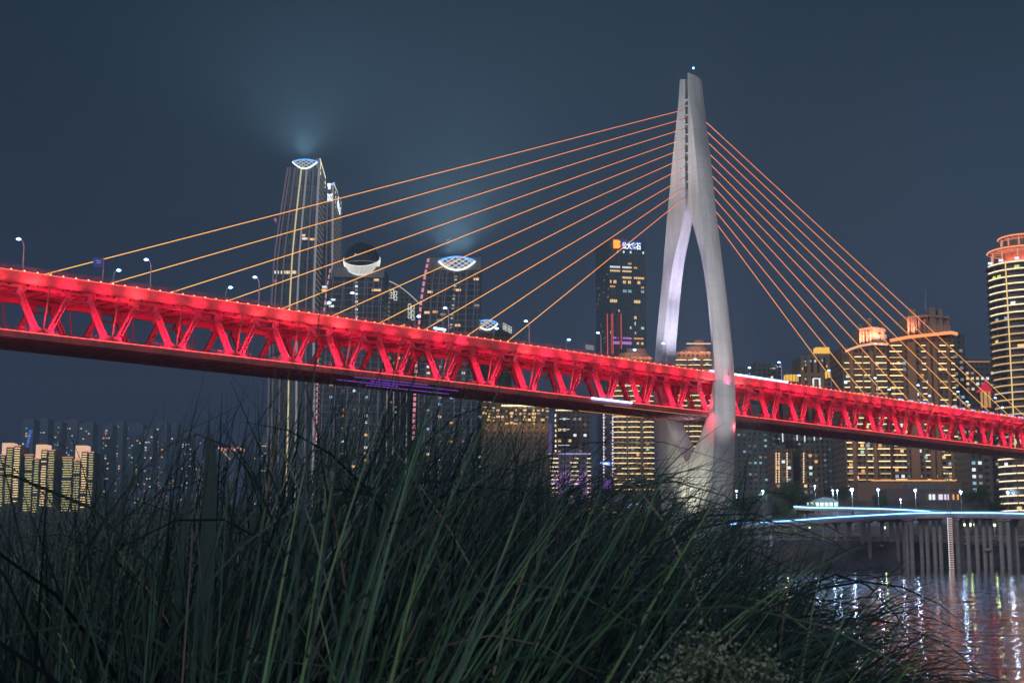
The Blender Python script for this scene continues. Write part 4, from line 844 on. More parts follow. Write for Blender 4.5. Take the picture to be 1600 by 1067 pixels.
# Q: round tower
qc = at(1621, 402, 640); zb = land(qc.x, 640) - 2; zt = at(1590, 404, 640).z; RQ = 60 * 640 / F_; o = Vector((qc.x, 640 + RQ, zb))
g = root('apartment_tower', o, 'tall round tower at right edge with glowing balcony rings and red rooftop discs', 'building')
def ring_pts(r, z, n=48, a0=0, a1=2 * math.pi): return [o + Vector((r * math.cos(a0 + (a1 - a0) * k / n), r * math.sin(a0 + (a1 - a0) * k / n), z)) for k in range(n + (a1 - a0 < 6.2))]
H = zt - zb
obj('wall', MB().loft([ring_pts(RQ - 1.4, 0), ring_pts(RQ - 1.4, H)]), facade('round_wall', (.16, .14, .14), (.03, .035, .045), 3.2, 3.35, .6), g, smooth=40)
nf = int(H / 3.35); lo = at(1590, 700, 640).z - zb
for k in range(nf):
    z = H - 1 - k * 3.35; bulge = .7 * math.sin(k * 1.7) * 0
    if k < 92:
        a0 = R(188); a1 = R(352); m_ = CREAM if k < 8 or z < lo else (YELD if k % 3 else led('floor_led_peach', (1, .72, .48), .95))
        gaps = [(R(185), R(222)), (R(224), R(262)), (R(264), R(300)), (R(302), R(355))]
        if k % 5 == 3: gaps = gaps[:2] + gaps[3:]
        mb = MB()
        for x0, x1 in gaps:
            rr2 = RQ + .25; n_ = 8; P = [(x0 + (x1 - x0) * j / n_) for j in range(n_ + 1)]
            mb.loft([[o + Vector((r_ * math.cos(a), r_ * math.sin(a), zz_)) for r_, zz_ in ((rr2, z), (rr2 + .2, z), (rr2 + .2, z + .5), (rr2, z + .5))] for a in P])
        obj('ring_light', mb, m_, g)
mb = MB()
for k in range(nf): z = H - 1.3 - k * 3.35; mb.loft([ring_pts(RQ - 1.38, z), ring_pts(RQ + .2, z), ring_pts(RQ + .2, z + .28), ring_pts(RQ - 1.38, z + .28)], False)
obj('balcony_slabs', mb, mat('slab_grey', (.3, .27, .25), .8), g)
for a in (R(223), R(263), R(301)):
    rr2 = RQ + .6; p = o + Vector((rr2 * math.cos(a), rr2 * math.sin(a), 0)); obj('mullion_light', MB().beam(p + Vector((0, 0, lo * .9)), p + Vector((0, 0, H)), .45, .45), led('mullion_led', (1, .70, .30), 1.1), g)
for k in range(40):
    a = R(rg.uniform(190, 350)); z = rg.randrange(nf) * 3.35 + 1.4; rr2 = RQ - 1.3; p = o + Vector((rr2 * math.cos(a), rr2 * math.sin(a), z)); obj('window', MB().box(wframe(p, a + R(90)), -1.1, 1.1, -.1, .1, -.6, 1.0), rg.choice([WHITEW, COOLW, led('win_lime', (.7, .9, .2), 1.1), WARMW]), g)
DISC = mat('rooftop_disc', (.45, .25, .2), .6, var=.1)
for (yy, rr2, dz) in ((384, RQ * .94, 1.4), (362.5, RQ * .64, 1.4)):
    zc = at(1600, yy, 640).z - zb; mb = MB().loft([ring_pts(rr2, zc), ring_pts(rr2 * .96, zc + dz), ring_pts(rr2 * .3, zc + dz + 1.2)], True); ds = obj('rooftop_disc', mb, DISC, g, smooth=30)
    obj('disc_rim_light', MB().tube(ring_pts(rr2 + .1, zc + .6, 40) + [ring_pts(rr2 + .1, zc + .6, 40)[0]], .3, 5), led('disc_rim', (1, .36, .18), 1.6), ds)
    mb = MB()
    for k in range(16): a = 2 * math.pi * k / 16; mb.beam(o + Vector((0, 0, zc - .15)), o + Vector((rr2 * .97 * math.cos(a), rr2 * .97 * math.sin(a), zc - .15)), .25, .3)
    for q_ in (.35, .6, .82): mb.tube(ring_pts(rr2 * q_, zc - .2, 40) + [ring_pts(rr2 * q_, zc - .2, 40)[0]], .18, 4)
    obj('disc_rib', mb, led('disc_rib', (1, .30, .20), .8), ds)
    for k in range(12):
        a = 2 * math.pi * k / 12; r0 = rr2 * .9; z_b = H if yy > 370 else at(1600, 384, 640).z - zb + 2
        mb = MB().beam(o + Vector((r0 * math.cos(a), r0 * math.sin(a), z_b)), o + Vector((r0 * math.cos(a), r0 * math.sin(a), zc)), .5, .5); obj('roof_column', mb, led('roof_column', (1, .5, .32), .8), g)
obj('roof_drum', MB().loft([ring_pts(RQ * .55, H), ring_pts(RQ * .55, at(1600, 366, 640).z - zb)]), DISC, g, smooth=40)
for k in range(6): a = R(200 + k * 28); p = o + Vector((RQ * .75 * math.cos(a), RQ * .75 * math.sin(a), H + 1)); point(p, 1400, (1, .3, .18), .4, g, 'roof_lamp')
for a in (190, 215, 240, 262, 285): p = o + Vector((RQ * math.cos(R(a)), RQ * math.sin(R(a)), H + .2)); obj('roof_spot', MB().box(wframe(p), -.8, .8, -.4, .4, 0, .9), led('roof_spot', (.6, .7, 1), 3), g)
# R: red pagoda pavilion
pc = at(1540, 612, 690); zb = land(pc.x, 690) - 1; g = root('pagoda', (pc.x, 690, zb), 'small pagoda with glowing red roof and golden lit body behind the deck', 'pagoda'); o = Vector((pc.x, 690, 0)); k_ = 690 / F_
def sq(r, z, n=24): return [o + Vector((r * math.cos(2 * math.pi * j / n) * (1 + .08 * abs(math.cos(4 * math.pi * j / n))), r * math.sin(2 * math.pi * j / n) * (1 + .08 * abs(math.cos(4 * math.pi * j / n))), z)) for j in range(n)]
zz0 = pc.z; rf = obj('roof', MB().loft([sq(13.5 * k_, zz0), sq(12.6 * k_, zz0 + .6), sq(8.5 * k_, zz0 + 1.6), sq(5.5 * k_, zz0 + 2.8), sq(2.8 * k_, zz0 + 4.3), sq(.8 * k_, zz0 + 4.9), sq(.25 * k_, zz0 + 6.5)]), led('pagoda_red_glow', (.9, .03, .07), .8), g, smooth=40)  # roof emits: the red lamplight on it is put into the material
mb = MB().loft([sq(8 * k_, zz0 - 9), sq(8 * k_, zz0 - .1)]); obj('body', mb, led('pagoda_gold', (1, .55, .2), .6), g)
obj('lower_roof', MB().loft([sq(12 * k_, zz0 - 9.6), sq(8.2 * k_, zz0 - 8)]), mat('roof_tile', (.2, .08, .06), .6), g)
obj('shaft', MB().loft([sq(9 * k_, zb), sq(9 * k_, zz0 - 9.7)]), F_BRWN, g)
for j in range(8): a = 2 * math.pi * j / 8; p = o + Vector((8.6 * k_ * math.cos(a), 8.6 * k_ * math.sin(a), 0)); obj('column', MB().beam(p + Vector((0, 0, zz0 - 9)), p + Vector((0, 0, zz0)), .35, .35), mat('column_red', (.3, .06, .05), .6), g)
# ---- left bank: three bright blocks
LY = 1350
for k, (parts, cr, lb) in enumerate(((((-14, 9, 711), (9, 21, 699), (21, 33, 697)), (2, 18, 691.5), 'yellow striped apartment block cut by the left frame edge'), (((38, 53, 711), (53, 63, 717), (64, 75, 703), (75, 87, 704)), (55, 72, 694), 'middle of the three yellow striped apartment blocks at left'), (((97, 115, 715), (115, 127, 720), (127, 138, 706), (138, 148, 707)), (117, 134, 695.5), 'rightmost of the three yellow striped apartment blocks at left'))):
    x0, x1 = parts[0][0], parts[-1][1]
    q = Bld('apartment_block', lb, x0, x1, 724, LY, 26, F_BRWN, group='yellow striped blocks at left', roof=False)
    for j, (a, b_, yt) in enumerate(parts):
        u0 = q.u(a + .4, 740)[0]; u1 = q.u(b_ - .6, 740)[0]; zt = q.u(a, yt)[1]
        obj('wing', MB().box(q.fr, u0, u1, -2.2 - j * .3, 20, 0, zt), mat('wing_wall', (.14, .11, .12), .8), q.root)
        z = zt - 2.2; yy = []
        for f in range(23):
            m_ = YGR if j != 2 else YEL
            if q.rng.random() < .96: 
                jj = q.rng.uniform(0, .12); obj('floor_light', MB().box(q.fr, u0 + .5 + jj * (u1 - u0), u1 - .5 - q.rng.uniform(0, .1) * (u1 - u0), -2.8 - j * .3, -2.3 - j * .3, z, z + .62), m_, q.root)
            z -= 2.28
        obj('roof_edge_light', MB().box(q.fr, u0, u1, -2.9 - j * .3, -2.3 - j * .3, zt - .2, zt + .7), led('roof_edge_pinkish', (1, .45, .3), 1.0), q.root)
    a, b_, yt = cr; u0 = q.u(a, 700)[0]; u1 = q.u(b_, 700)[0]; z0 = q.u(a, yt + 8)[1]; z1 = q.u(a, yt)[1]
    cw = obj('crown', MB().box(q.fr, u0, u1, 2, 16, z0 - 14, z1), mat('crown_cream', (.6, .5, .4), .7), q.root)
    for f in (.12, .37, .62, .87): obj('crown_slot', MB().box(q.fr, u0 + (u1 - u0) * f - .5, u0 + (u1 - u0) * f + .5, 1.6, 1.98, z0, z1 - .5), led('crown_glow', (1, .66, .36), 1.1), cw)
# ---- far hazy towers at left
rh = random.Random(21)
FAR = [(35, 53, 656), (54, 76, 656), (81, 97, 660), (99, 122, 657), (124, 146, 662), (160, 176, 664), (178, 193, 660), (197, 224, 663), (226, 240, 672), (244, 261, 661), (263, 277, 663), (284, 302, 675), (306, 330, 682), (372, 392, 690), (396, 418, 685)]
nms = ['with blue neon strip', 'beside the blue neon one', 'narrow, right of the first pair', 'with white windows near the top', 'behind the third striped block', 'slim, with a bright lamp at its top', 'with red light on its flank', 'wide, with scattered warm windows', 'short and dark', 'pale, standing a little apart', 'next to the pale one', 'mostly hidden by thin blades', 'hidden by broad stalks', 'behind the orange lights', 'nearest to the tall slatted tower']
for k, (x0, x1, yt) in enumerate(FAR):
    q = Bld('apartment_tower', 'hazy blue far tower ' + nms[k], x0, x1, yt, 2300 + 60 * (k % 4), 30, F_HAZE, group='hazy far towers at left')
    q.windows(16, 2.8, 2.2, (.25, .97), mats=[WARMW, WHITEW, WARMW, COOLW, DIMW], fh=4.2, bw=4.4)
    if k == 0:
        for y in range(672, 704, 3): px_box(q.root, 'neon_strip', led('neon_blue', (.08, .3, 1), 1.1), 40 + (700 - y) * .18, 43 + (700 - y) * .28, y, y + 1.8, 2290)
    if k == 6: px_box(q.root, 'red_light', led('flank_red', (1, .1, .2), 1.2), 164, 166, 674, 680, 2290)
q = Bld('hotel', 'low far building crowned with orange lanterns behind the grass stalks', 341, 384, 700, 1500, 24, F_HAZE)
for k in range(9): px_box(q.root, 'lantern', led('lantern_orange', (1, .4, .25), 1.5), 341 + k * 4.8, 343.6 + k * 4.8, 698 + (k % 3) * 1.5, 701 + (k % 3) * 1.5, 1498)
for k in range(12): x = 345 + k * 1.2 + rh.random(); px_box(q.root, 'window', WARMW, x, x + 1.2, 702 + k * 1.3, 703.4 + k * 1.3, 1498)
g = root('distant_shoreline_houses', at(230, 768, 1600), 'low far shoreline houses with mixed warm and teal lights at left', 'houses')
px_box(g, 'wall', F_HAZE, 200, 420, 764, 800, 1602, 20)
for k in range(60): x = rh.uniform(205, 415); y = rh.uniform(765, 797); px_box(g, 'window', rh.choice([WARMW, GREENW, COOLW, AMBERW, WHITEW]), x, x + rh.uniform(1, 2.6), y, y + 1.4, 1600)
# ================================================================ VIADUCT AND BANK LIGHTS
VP = [(1080, 822, 640), (1130, 818.5, 612), (1220, 813.5, 592), (1300, 807.5, 575), (1370, 803.5, 562), (1440, 800.5, 552), (1520, 800, 546), (1600, 801.5, 541), (1720, 805, 536), (1900, 810, 530)]
def deckpath(VP, n=60):
    P = np.array([list(at(*p)) for p in VP]); t_ = np.linspace(0, 1, len(P)); tt = np.linspace(0, 1, n)
    return [Vector((pchip(u, t_, P[:, 0]), pchip(u, t_, P[:, 1]), pchip(u, t_, P[:, 2]))) for u in tt]
CONC2 = mat('viaduct_concrete', (.55, .43, .43), .8, var=.2, scale=.5)
TEAL = led('viaduct_led', (.16, .44, 1), 9, True)
def viaduct(VP, wd, label, th=1.7, m=TEAL):
    P = deckpath(VP); g = root('viaduct', P[len(P) // 2], label, 'viaduct')
    nrm = []
    for i in range(len(P)):
        d = (P[min(i + 1, len(P) - 1)] - P[max(i - 1, 0)]); d.z = 0; d.normalize(); nrm.append(Vector((-d.y, d.x, 0)))
    obj('deck', MB().loft([[p + Vector((0, 0, -th - .5)), p + n_ * wd + Vector((0, 0, -th - .5)), p + n_ * wd + Vector((0, 0, -.5)), p + Vector((0, 0, -.5))] for p, n_ in zip(P, nrm)]), CONC2, g)
    obj('guard_rail', MB().loft([[p + n_ * .1 + Vector((0, 0, -.48)), p + n_ * .4 + Vector((0, 0, -.48)), p + n_ * .4 + Vector((0, 0, .5)), p + n_ * .1 + Vector((0, 0, .5))] for p, n_ in zip(P, nrm)]), mat('guard_rail', (.3, .3, .33), .6), g)
    obj('edge_light', MB().loft([[p - n_ * .25 + Vector((0, 0, -.28)), p - n_ * .02 + Vector((0, 0, -.28)), p - n_ * .02 + Vector((0, 0, -.04)), p - n_ * .25 + Vector((0, 0, -.04))] for p, n_ in zip(P, nrm)]), m, g)
    return g, P, nrm
gv, P, nrm = viaduct(VP, 9, 'long curving riverside viaduct edged with a blue white light line')
def vat(x):                                # deck point under photo column x
    best = min(range(len(P) * 8 - 8), key=lambda k: abs(800 + F_ * (lambda p: p.x / (p.y * CP + (p.z - CH) * SN))(P[k // 8].lerp(P[k // 8 + 1], (k % 8) / 8)) - x))
    return P[best // 8].lerp(P[best // 8 + 1], (best % 8) / 8), nrm[best // 8]
def pier_at(x, row_, r_=.85, base=-4., m=None):
    p, n_ = vat(x); c_ = p + n_ * (2.0 if row_ == 0 else 7.2)
    zb = base if row_ == 0 else land(c_.x, c_.y) - 1
    pr = obj('pier', MB().tube([(c_.x, c_.y, zb), (c_.x, c_.y, c_.z - 3.0)], r_, 12), m or CONC2, gv, smooth=40)
    obj('pier_cap', MB().beam(Vector((c_.x, c_.y, c_.z - 2.6)) - n_ * 1.6, Vector((c_.x, c_.y, c_.z - 2.6)) + n_ * 1.6, 2.2, .8), CONC2, pr)
for x in (1185, 1240, 1282, 1318, 1343, 1353, 1412, 1421, 1494, 1563, 1574, 1610, 1624, 1662, 1700): pier_at(x, 0)
for x in (1293, 1310, 1335, 1365, 1380, 1390, 1401, 1431, 1442, 1455, 1466, 1500, 1512, 1525, 1536, 1547, 1582, 1590, 1640): pier_at(x, 1, .8)
for xa, xb, y in ((1343, 1353, 851), (1353, 1380, 852), (1412, 1421, 846), (1494, 1500, 858), (1536, 1547, 858), (1563, 1574, 850)):
    a, b_ = at(xa, y, vat(xa)[0].y + 5), at(xb, y, vat(xb)[0].y + 5); obj('tie_beam', MB().beam(a, b_, .8, .9), CONC2, gv)
g, P2, n2 = viaduct([(1240, 790.5, 640), (1265, 792, 632), (1330, 793, 618), (1400, 795, 600), (1470, 799, 580), (1520, 801.5, 566)], 6, 'short upper ramp with bright blue white light line merging into the viaduct', 1.0, led('ramp_led', (.20, .54, 1), 9, True))
for k in range(5, 55, 9): p = P2[k] + n2[k] * 3; obj('pier', MB().tube([(p.x, p.y, land(p.x, p.y) - 1), (p.x, p.y, p.z - 1.6)], .6, 10), CONC2, g)
p, n_ = vat(1483); pole_b = Vector((p.x - 1.2, p.y - 3.5, 0))
g = root('light_mast', pole_b, 'lattice mast with lit rungs standing in the water before the viaduct', 'mast'); mb = MB(); zt = p.z + 16
for a, b_ in ((-.7, -.7), (.7, -.7), (.7, .7), (-.7, .7)): mb.beam(pole_b + Vector((a, b_, -2)), Vector((pole_b.x + a * .6, pole_b.y + b_ * .6, zt)), .16, .16)
obj('lattice', mb, mat('mast_steel', (.4, .36, .36), .6), g)
mb = MB()
for z in np.arange(.4, p.z - 2, .85): mb.beam(pole_b + Vector((-.8, -.8, z)), pole_b + Vector((.8, -.8, z)), .2, .3)
obj('rung_light', mb, led('rung_led', (1, .68, .62), .9), g)
obj('rail_light', MB().beam(pole_b + Vector((-.95, -.85, .4)), pole_b + Vector((-.95, -.85, p.z - 2)), .14, .14), WHITEW, g)
mb = MB(); rq = random.Random(8)
for k in range(900):
    X = rq.uniform(95, 330); d = rq.choice((rq.uniform(-3, 2), rq.uniform(3, 30))); Y = shore(X) + d; z = land(X, Y); r_ = rq.uniform(.25, 1.1)
    mb.add([(X + r_ * rq.uniform(-1, 1), Y + r_ * rq.uniform(-1, 1), z + r_ * rq.uniform(-.4, 1)) for _ in range(6)], [(0, 1, 2), (0, 2, 3), (0, 3, 4), (1, 3, 5), (2, 4, 5), (0, 4, 5), (1, 2, 5)])
obj('riverbank_rubble', mb, mat('rubble_stone', (.26, .22, .21), .9, var=.4, scale=.8), kind='stuff', label='broken rock and rubble along the far waterline')
gl = root('quay_ledge', (200, 590, 0), 'pale concrete ledge running along the far bank behind the viaduct piers', 'ledge')
mb = MB().loft([[(x, shore(x) + 24, land(x, shore(x) + 24) - 1), (x, shore(x) + 26, land(x, shore(x) + 24) - 1), (x, shore(x) + 26, land(x, shore(x) + 24) + 1.6), (x, shore(x) + 24, land(x, shore(x) + 24) + 1.6)] for x in range(60, 340, 10)]); obj('wall', mb, CONC2, gl)
mb = MB().loft([[(x, shore(x) + 23.2, land(x, shore(x) + 24) + 1.62), (x, shore(x) + 26.4, land(x, shore(x) + 24) + 1.62), (x, shore(x) + 26.4, land(x, shore(x) + 24) + 2.0), (x, shore(x) + 23.2, land(x, shore(x) + 24) + 2.0)] for x in range(60, 340, 10)]); obj('coping', mb, CONC2, gl)
# green-yellow lamps under the viaduct
LIME = led('lime_lamp', (.72, .95, .40), 6, True)
lb_ = ['under the left pier pair', 'second under the viaduct', 'third under the viaduct', 'first of the bright trio near the mast', 'middle of the bright trio', 'last of the bright trio', 'single one at right']
for k, (x, y, sc) in enumerate(((1265, 824, .45), (1309, 825, .7), (1382, 824, .7), (1507.5, 819.5, .8), (1515, 819.5, 1.05), (1523.5, 819.5, .85), (1554, 820, .8))):
    p = at(x, y, 588); zb = land(p.x, 588); g = root('bank_lamp', (p.x, 588, zb), 'small lime green lamp on the bank, ' + lb_[k], 'lamp', 'lime lamps under the viaduct')
    obj('pole', MB().tube([(p.x, 588, zb), (p.x, 588, p.z)], .1, 6), POLE, g)
    for dx in (-.35, .35): obj('lamp_head', MB().tube([(p.x + dx * sc, 588, p.z - .6 * sc), (p.x + dx * sc, 588, p.z + .6 * sc)], [.2 * sc, .28 * sc], 8), LIME, g)
    if sc > .65: point((p.x, 587, p.z + .3), 260, (.75, 1, .4), .3, g, 'lamp_bulb')
# bank street lamps
nl_ = ['left of the tent', 'beside the first', 'large, over the tent', 'above the ramp', 'small, between the larger ones', 'above the brown low building', 'at the right end of the brown building', 'before the round tower', 'left of the bridge tower foot', 'right of the bridge tower foot', 'by the trees', 'in front of the small blocks']
for k, (x, y, yb, sc) in enumerate(((1301, 766, 790, .8), (1308, 766, 792, .8), (1331, 764.5, 797, 1.7), (1372, 765, 797, 1.3), (1407, 780, 797, .8), (1430, 765.5, 797, 1.3), (1501, 768, 797, 1.3), (1574.5, 769, 797, 1.2), (1128, 761, 790, .5), (1151, 767, 790, 1.0), (1192, 767, 790, 1.0), (1273, 759, 785, .7))):
    Y = 650; p = at(x, y, Y); zb = min(land(p.x, Y), p.z - 6)
    g = root('street_lamp', (p.x, Y, zb), 'blue white street lamp on the far bank, ' + nl_[k], 'street lamp', 'street lamps on the far bank')
    obj('pole', MB().tube([(p.x, Y, zb), (p.x, Y, p.z)], .1, 6), POLE, g)
    obj('lamp_head', MB().tube([(p.x, Y, p.z - .3 * sc), (p.x, Y, p.z), (p.x, Y, p.z + .35 * sc)], [.35 * sc, .52 * sc, .2 * sc], 10), led('bank_lamp_glow', (.34, .60, 1), 32, True), g)
    point((p.x, Y - 1, p.z - .8), 1200 * sc, (.55, .75, 1), .4, g, 'lamp_bulb')
# white lit tent
p = at(1288, 790, 660); zb = land(p.x, 660); g = root('tent', (p.x, 660, zb), 'white lit event tent with peaked roof on the bank', 'tent'); k_ = 660 / F_; z0 = at(1288, 792, 660).z; z1 = at(1288, 784.5, 660).z; z2 = at(1288, 778, 660).z
fr = wframe((p.x, 660, 0)); obj('side_wall', MB().box(fr, -23 * k_, 22 * k_, 0, 7, min(zb, z0) - 1, z1), led('tent_light', (.75, .95, .85), 1.5), g)
obj('roof', MB().prism(fr, [(-25 * k_, z1), (24 * k_, z1), (12 * k_, z2), (-2 * k_, z2 + .5), (-14 * k_, z2 - .8)], -.6, 7.6), mat('tent_roof', (.3, .42, .42), .7), g)
for k in range(7): a = -23 * k_ + k * 7.4 * k_; obj('post', MB().box(fr, a, a + .35, -.2, -.02, z0 - 1, z1), mat('tent_post', (.15, .2, .2), .7), g)
# trees on the far bank
LEAF = mat('far_leaf', (.05, .075, .035), .8, var=.4, scale=1.5); BARK = mat('bark', (.07, .05, .04), .9)
def tree_mesh(seed, h, r):
    t_ = random.Random(seed); mb = MB(); tr = MB()
    tr.tube([(0, 0, 0), (.1, 0, h * .3), (0, .1, h * .62)], [.28, .2, .1], 7)
    cl = []
    for k in range(9):
        a = t_.uniform(0, 6.28); rr_ = r * t_.uniform(.25, .75); z = h * t_.uniform(.45, .92); cl.append(Vector((rr_ * math.cos(a), rr_ * math.sin(a), z))); tr.tube([(0, 0, h * .35), tuple(cl[-1])], [.12, .04], 5)
    for c_ in cl:
        for j in range(170):
            v = Vector((t_.gauss(0, 1), t_.gauss(0, 1), t_.gauss(0, .8))); v = v.normalized() * r * .46 * t_.random() ** .4; p_ = c_ + v
            a = Vector((t_.gauss(0, 1), t_.gauss(0, 1), t_.gauss(0, 1))).normalized() * .3; b_ = a.orthogonal().normalized() * .16
            mb.add([p_ - a, p_ + b_, p_ + a, p_ - b_], [(0, 1, 2, 3)])
    return mb, tr
protos = []
def mk_tree(i, loc, label, sc):
    g = root('tree', loc, label, 'tree', 'dark trees on the far bank')
    if i < 3:
        mb, tr = tree_mesh(i, 8.5, 4.2); L = Vector(loc)
        c1 = obj('crown', MB().add([tuple(Vector(v) + L) for v in mb.v], mb.f), LEAF, g); c2 = obj('trunk', MB().add([tuple(Vector(v) + L) for v in tr.v], tr.f), BARK, g); protos.append((c1, c2))
    else:
        for c_ in protos[i % 3]: n_ = c_.copy(); COL.objects.link(n_); n_.parent = g
    g.scale = (sc, sc, sc); g.rotation_euler = (0, 0, i * 1.9)
TN = ['left of the bridge tower foot', 'just behind the tower foot', 'right of the tower foot', 'below the small blocks', 'near the lime bush', 'beside the tent on its left', 'left end of the ramp', 'behind the ramp start', 'between ramp and low building', 'right of the low building', 'in front of the dark tower', 'before the round tower base', 'under the viaduct at left', 'tallest, left of the tent', 'left of the riverside shops', 'far left behind the reeds']
for i, (x, Y, sc) in enumerate(((1030, 690, 1.1), (1090, 680, 1), (1165, 650, 1.2), (1195, 655, 1.3), (1222, 640, 1.1), (1248, 648, 1.4), (1262, 640, 1.0), (1320, 668, 1.2), (1380, 662, .9), (1524, 660, 1.2), (1536, 664, 1.3), (1560, 650, .9), (1208, 610, .9), (1236, 662, 1.6), (900, 760, 1.3), (840, 800, 1.3))):
    X = (x - 800) / F_ * Y * .99; mk_tree(i, (X, Y, land(X, Y) - .3), 'dark leafy tree on the far bank, ' + TN[i], sc)
point(at(1228, 795, 632), 900, (.8, 1, .35), .5, None, 'garden_lamp')
# ================================================================ FOREGROUND REEDS
rng = np.random.default_rng(11)
def env(X):                                # highest blade reach above the bank, by world X at Y~7
    return float(np.interp(X, [-4, -2.6, -2.0, -1.5, -1.1, -.6, 0, .35, .8, 1.25, 1.6, 2.2], [2.35, 2.38, 2.42, 2.75, 2.95, 2.98, 2.82, 2.5, 2.35, 2.1, 1.75, 1.4]))
GR = []
def reed_mat(name, c1, c2, c3):
    m = bpy.data.materials.new(name); m.use_nodes = True; t = m.node_tree; b = t.nodes['Principled BSDF']; b.inputs['Roughness'].default_value = .42; b.inputs['Specular IOR Level'].default_value = .35
    tcn = t.nodes.new('ShaderNodeTexCoord'); n_ = t.nodes.new('ShaderNodeTexNoise'); n_.inputs['Scale'].default_value = 2.3; n_.inputs['Detail'].default_value = 4; t.links.new(tcn.outputs['Object'], n_.inputs['Vector'])
    ge = t.nodes.new('ShaderNodeNewGeometry'); ad = t.nodes.new('ShaderNodeMath'); ad.operation = 'MULTIPLY_ADD'; ad.inputs[1].default_value = .9; t.links.new(ge.outputs['Random Per Island'], ad.inputs[0])
    s_ = t.nodes.new('ShaderNodeMath'); s_.operation = 'MULTIPLY'; s_.inputs[1].default_value = .2; t.links.new(n_.outputs['Fac'], s_.inputs[0]); t.links.new(s_.outputs[0], ad.inputs[2])
    r = ramp(t, [(.1, c1), (.62, c2), (.80, c3), (.96, tuple(x * 1.25 for x in c3)), (.99, (.26, .19, .12))]); t.links.new(ad.outputs[0], r.inputs[0]); t.links.new(r.outputs[0], b.inputs['Base Color'])
    tl = t.nodes.new('ShaderNodeBsdfTranslucent'); t.links.new(r.outputs[0], tl.inputs['Color']); ms = t.nodes.new('ShaderNodeMixShader'); ms.inputs[0].default_value = .25
    out = t.nodes['Material Output']; t.links.new(b.outputs[0], ms.inputs[1]); t.links.new(tl.outputs[0], ms.inputs[2]); t.links.new(ms.outputs[0], out.inputs['Surface']); return m
REED = reed_mat('reed_leaf_shade_tone', (.030, .044, .056), (.036, .058, .060), (.060, .100, .070))  # dark copy of the leaf, shade of the mass put into colour
REEDB = reed_mat('reed_leaf_lit_tone', (.05, .10, .085), (.095, .19, .105), (.19, .29, .12))  # bright copy of the leaf, light on the blades put into colour
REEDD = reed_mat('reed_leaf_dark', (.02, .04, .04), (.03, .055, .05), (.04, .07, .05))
def blade(V, Fc, base, az, lean, length, wid, droop, seg=9, face=None, tp=2.2):
    p = np.array(base, float); d = np.array([math.cos(az) * math.sin(lean), math.sin(az) * math.sin(lean), math.cos(lean)]); st = length / seg
    nf_ = np.array((0, 1., 0)) if face is None else np.array(face, float); o_ = len(V)
    for k in range(seg + 1):
        u = k / seg; w_ = wid * (.55 + .45 * math.sin(min(1, u * 2.2) * 1.57)) * (1 - u ** tp) * .5 + .0006
        side = np.cross(d, nf_); side = side / (np.linalg.norm(side) + 1e-6)
        V.append(p - side * w_); V.append(p + side * w_)
        p = p + d * st; d = d + np.array([math.cos(az) * .25, math.sin(az) * .25, -1]) * droop * st * (u * 1.6 + .15); d /= np.linalg.norm(d)
        if k: Fc.append((o_ + 2 * k - 2, o_ + 2 * k - 1, o_ + 2 * k + 1, o_ + 2 * k))
V = []; Fc = []
ENVX = [-100, 0, 100, 180, 250, 300, 350, 420, 500, 560, 620, 700, 780, 850, 900, 960, 1040, 1100, 1160, 1200, 1260, 1300, 1340, 1400, 1460, 1510, 1560, 1700]
ENVY = [780, 775, 762, 738, 700, 655, 625, 600, 600, 585, 592, 615, 625, 688, 735, 752, 745, 735, 750, 785, 812, 868, 885, 905, 940, 1010, 1090, 1300]
def ppx(p): 
    y, z = p[1], p[2] - CH; F = y * CP + z * SN
    return (800 + F_ * p[0] / F, 533.5 - F_ * (-y * SN + z * CP) / F) if F > .3 else (800, 2000)
def rz_side():
    a = rng.normal(0, .75); return (math.sin(a), math.cos(a), rng.uniform(-.35, .35))
def stand_blade(base, az, lean, L_, wid, droop, seg=9, over=34, low=18):
    '''the stand of reeds keeps its own uneven outline: shorten blades that would tower over it'''
    jit = rng.exponential(over); 
    for _ in range(7):
        v = []; f = []; blade(v, f, base, az, lean, L_, wid, droop, seg, face=rz_side())
        ex = -1e9; right = 0
        for q in v[::2]:
            x, y = ppx(q); ex = max(ex, np.interp(x, ENVX, ENVY) + (0 if 320 < x < 680 else low if x < 1180 else low * 5) - jit - y)
        if ex <= 0:
            o_ = len(V); V.extend(v); Fc.extend([tuple(o_ + i for i in t) for t in f]); return
        L_ *= .84 if ex > 60 else .93
def tuft(X, Y, hgt, n, lean0, azb, spread=.5, wid=(.008, .020), dr=(.1, .5)):
    zb = bank(X, Y) - .05
    for _ in range(n):
        az = azb + rng.normal(0, spread * 2.0); lean = abs(rng.normal(lean0, .28)); L_ = hgt * rng.uniform(.6, 1.1) / max(.55, math.cos(min(1.2, lean)))
        stand_blade((X + rng.normal(0, .12), Y + rng.normal(0, .12), zb), az, lean, L_, rng.uniform(*wid), rng.uniform(*dr))
for _ in range(560):
    Y = 5.0 + 7 * rng.random() ** 1.3; f = rng.uniform(0, 1)
    X = (-.40 + .605 * f) * Y - .2; px = 800 + F_ * X / Y
    hgt = max(.8, (872 - 5 - np.interp(px, ENVX, ENVY)) / F_ * Y + CH - bank(X, Y)) * rng.uniform(.85, 1.25)
    if px < 280: tuft(X, Y, hgt, 12, .13, rng.uniform(0, 6.28), .8, dr=(.03, .5))
    elif px < 880: tuft(X, Y, hgt, 13, .40, rng.normal(0, .5), .38, wid=(.009, .024), dr=(.03, .60))
    else: tuft(X, Y, hgt, 8, .40, rng.normal(0, .9), .5, wid=(.010, .022), dr=(.2, .9))
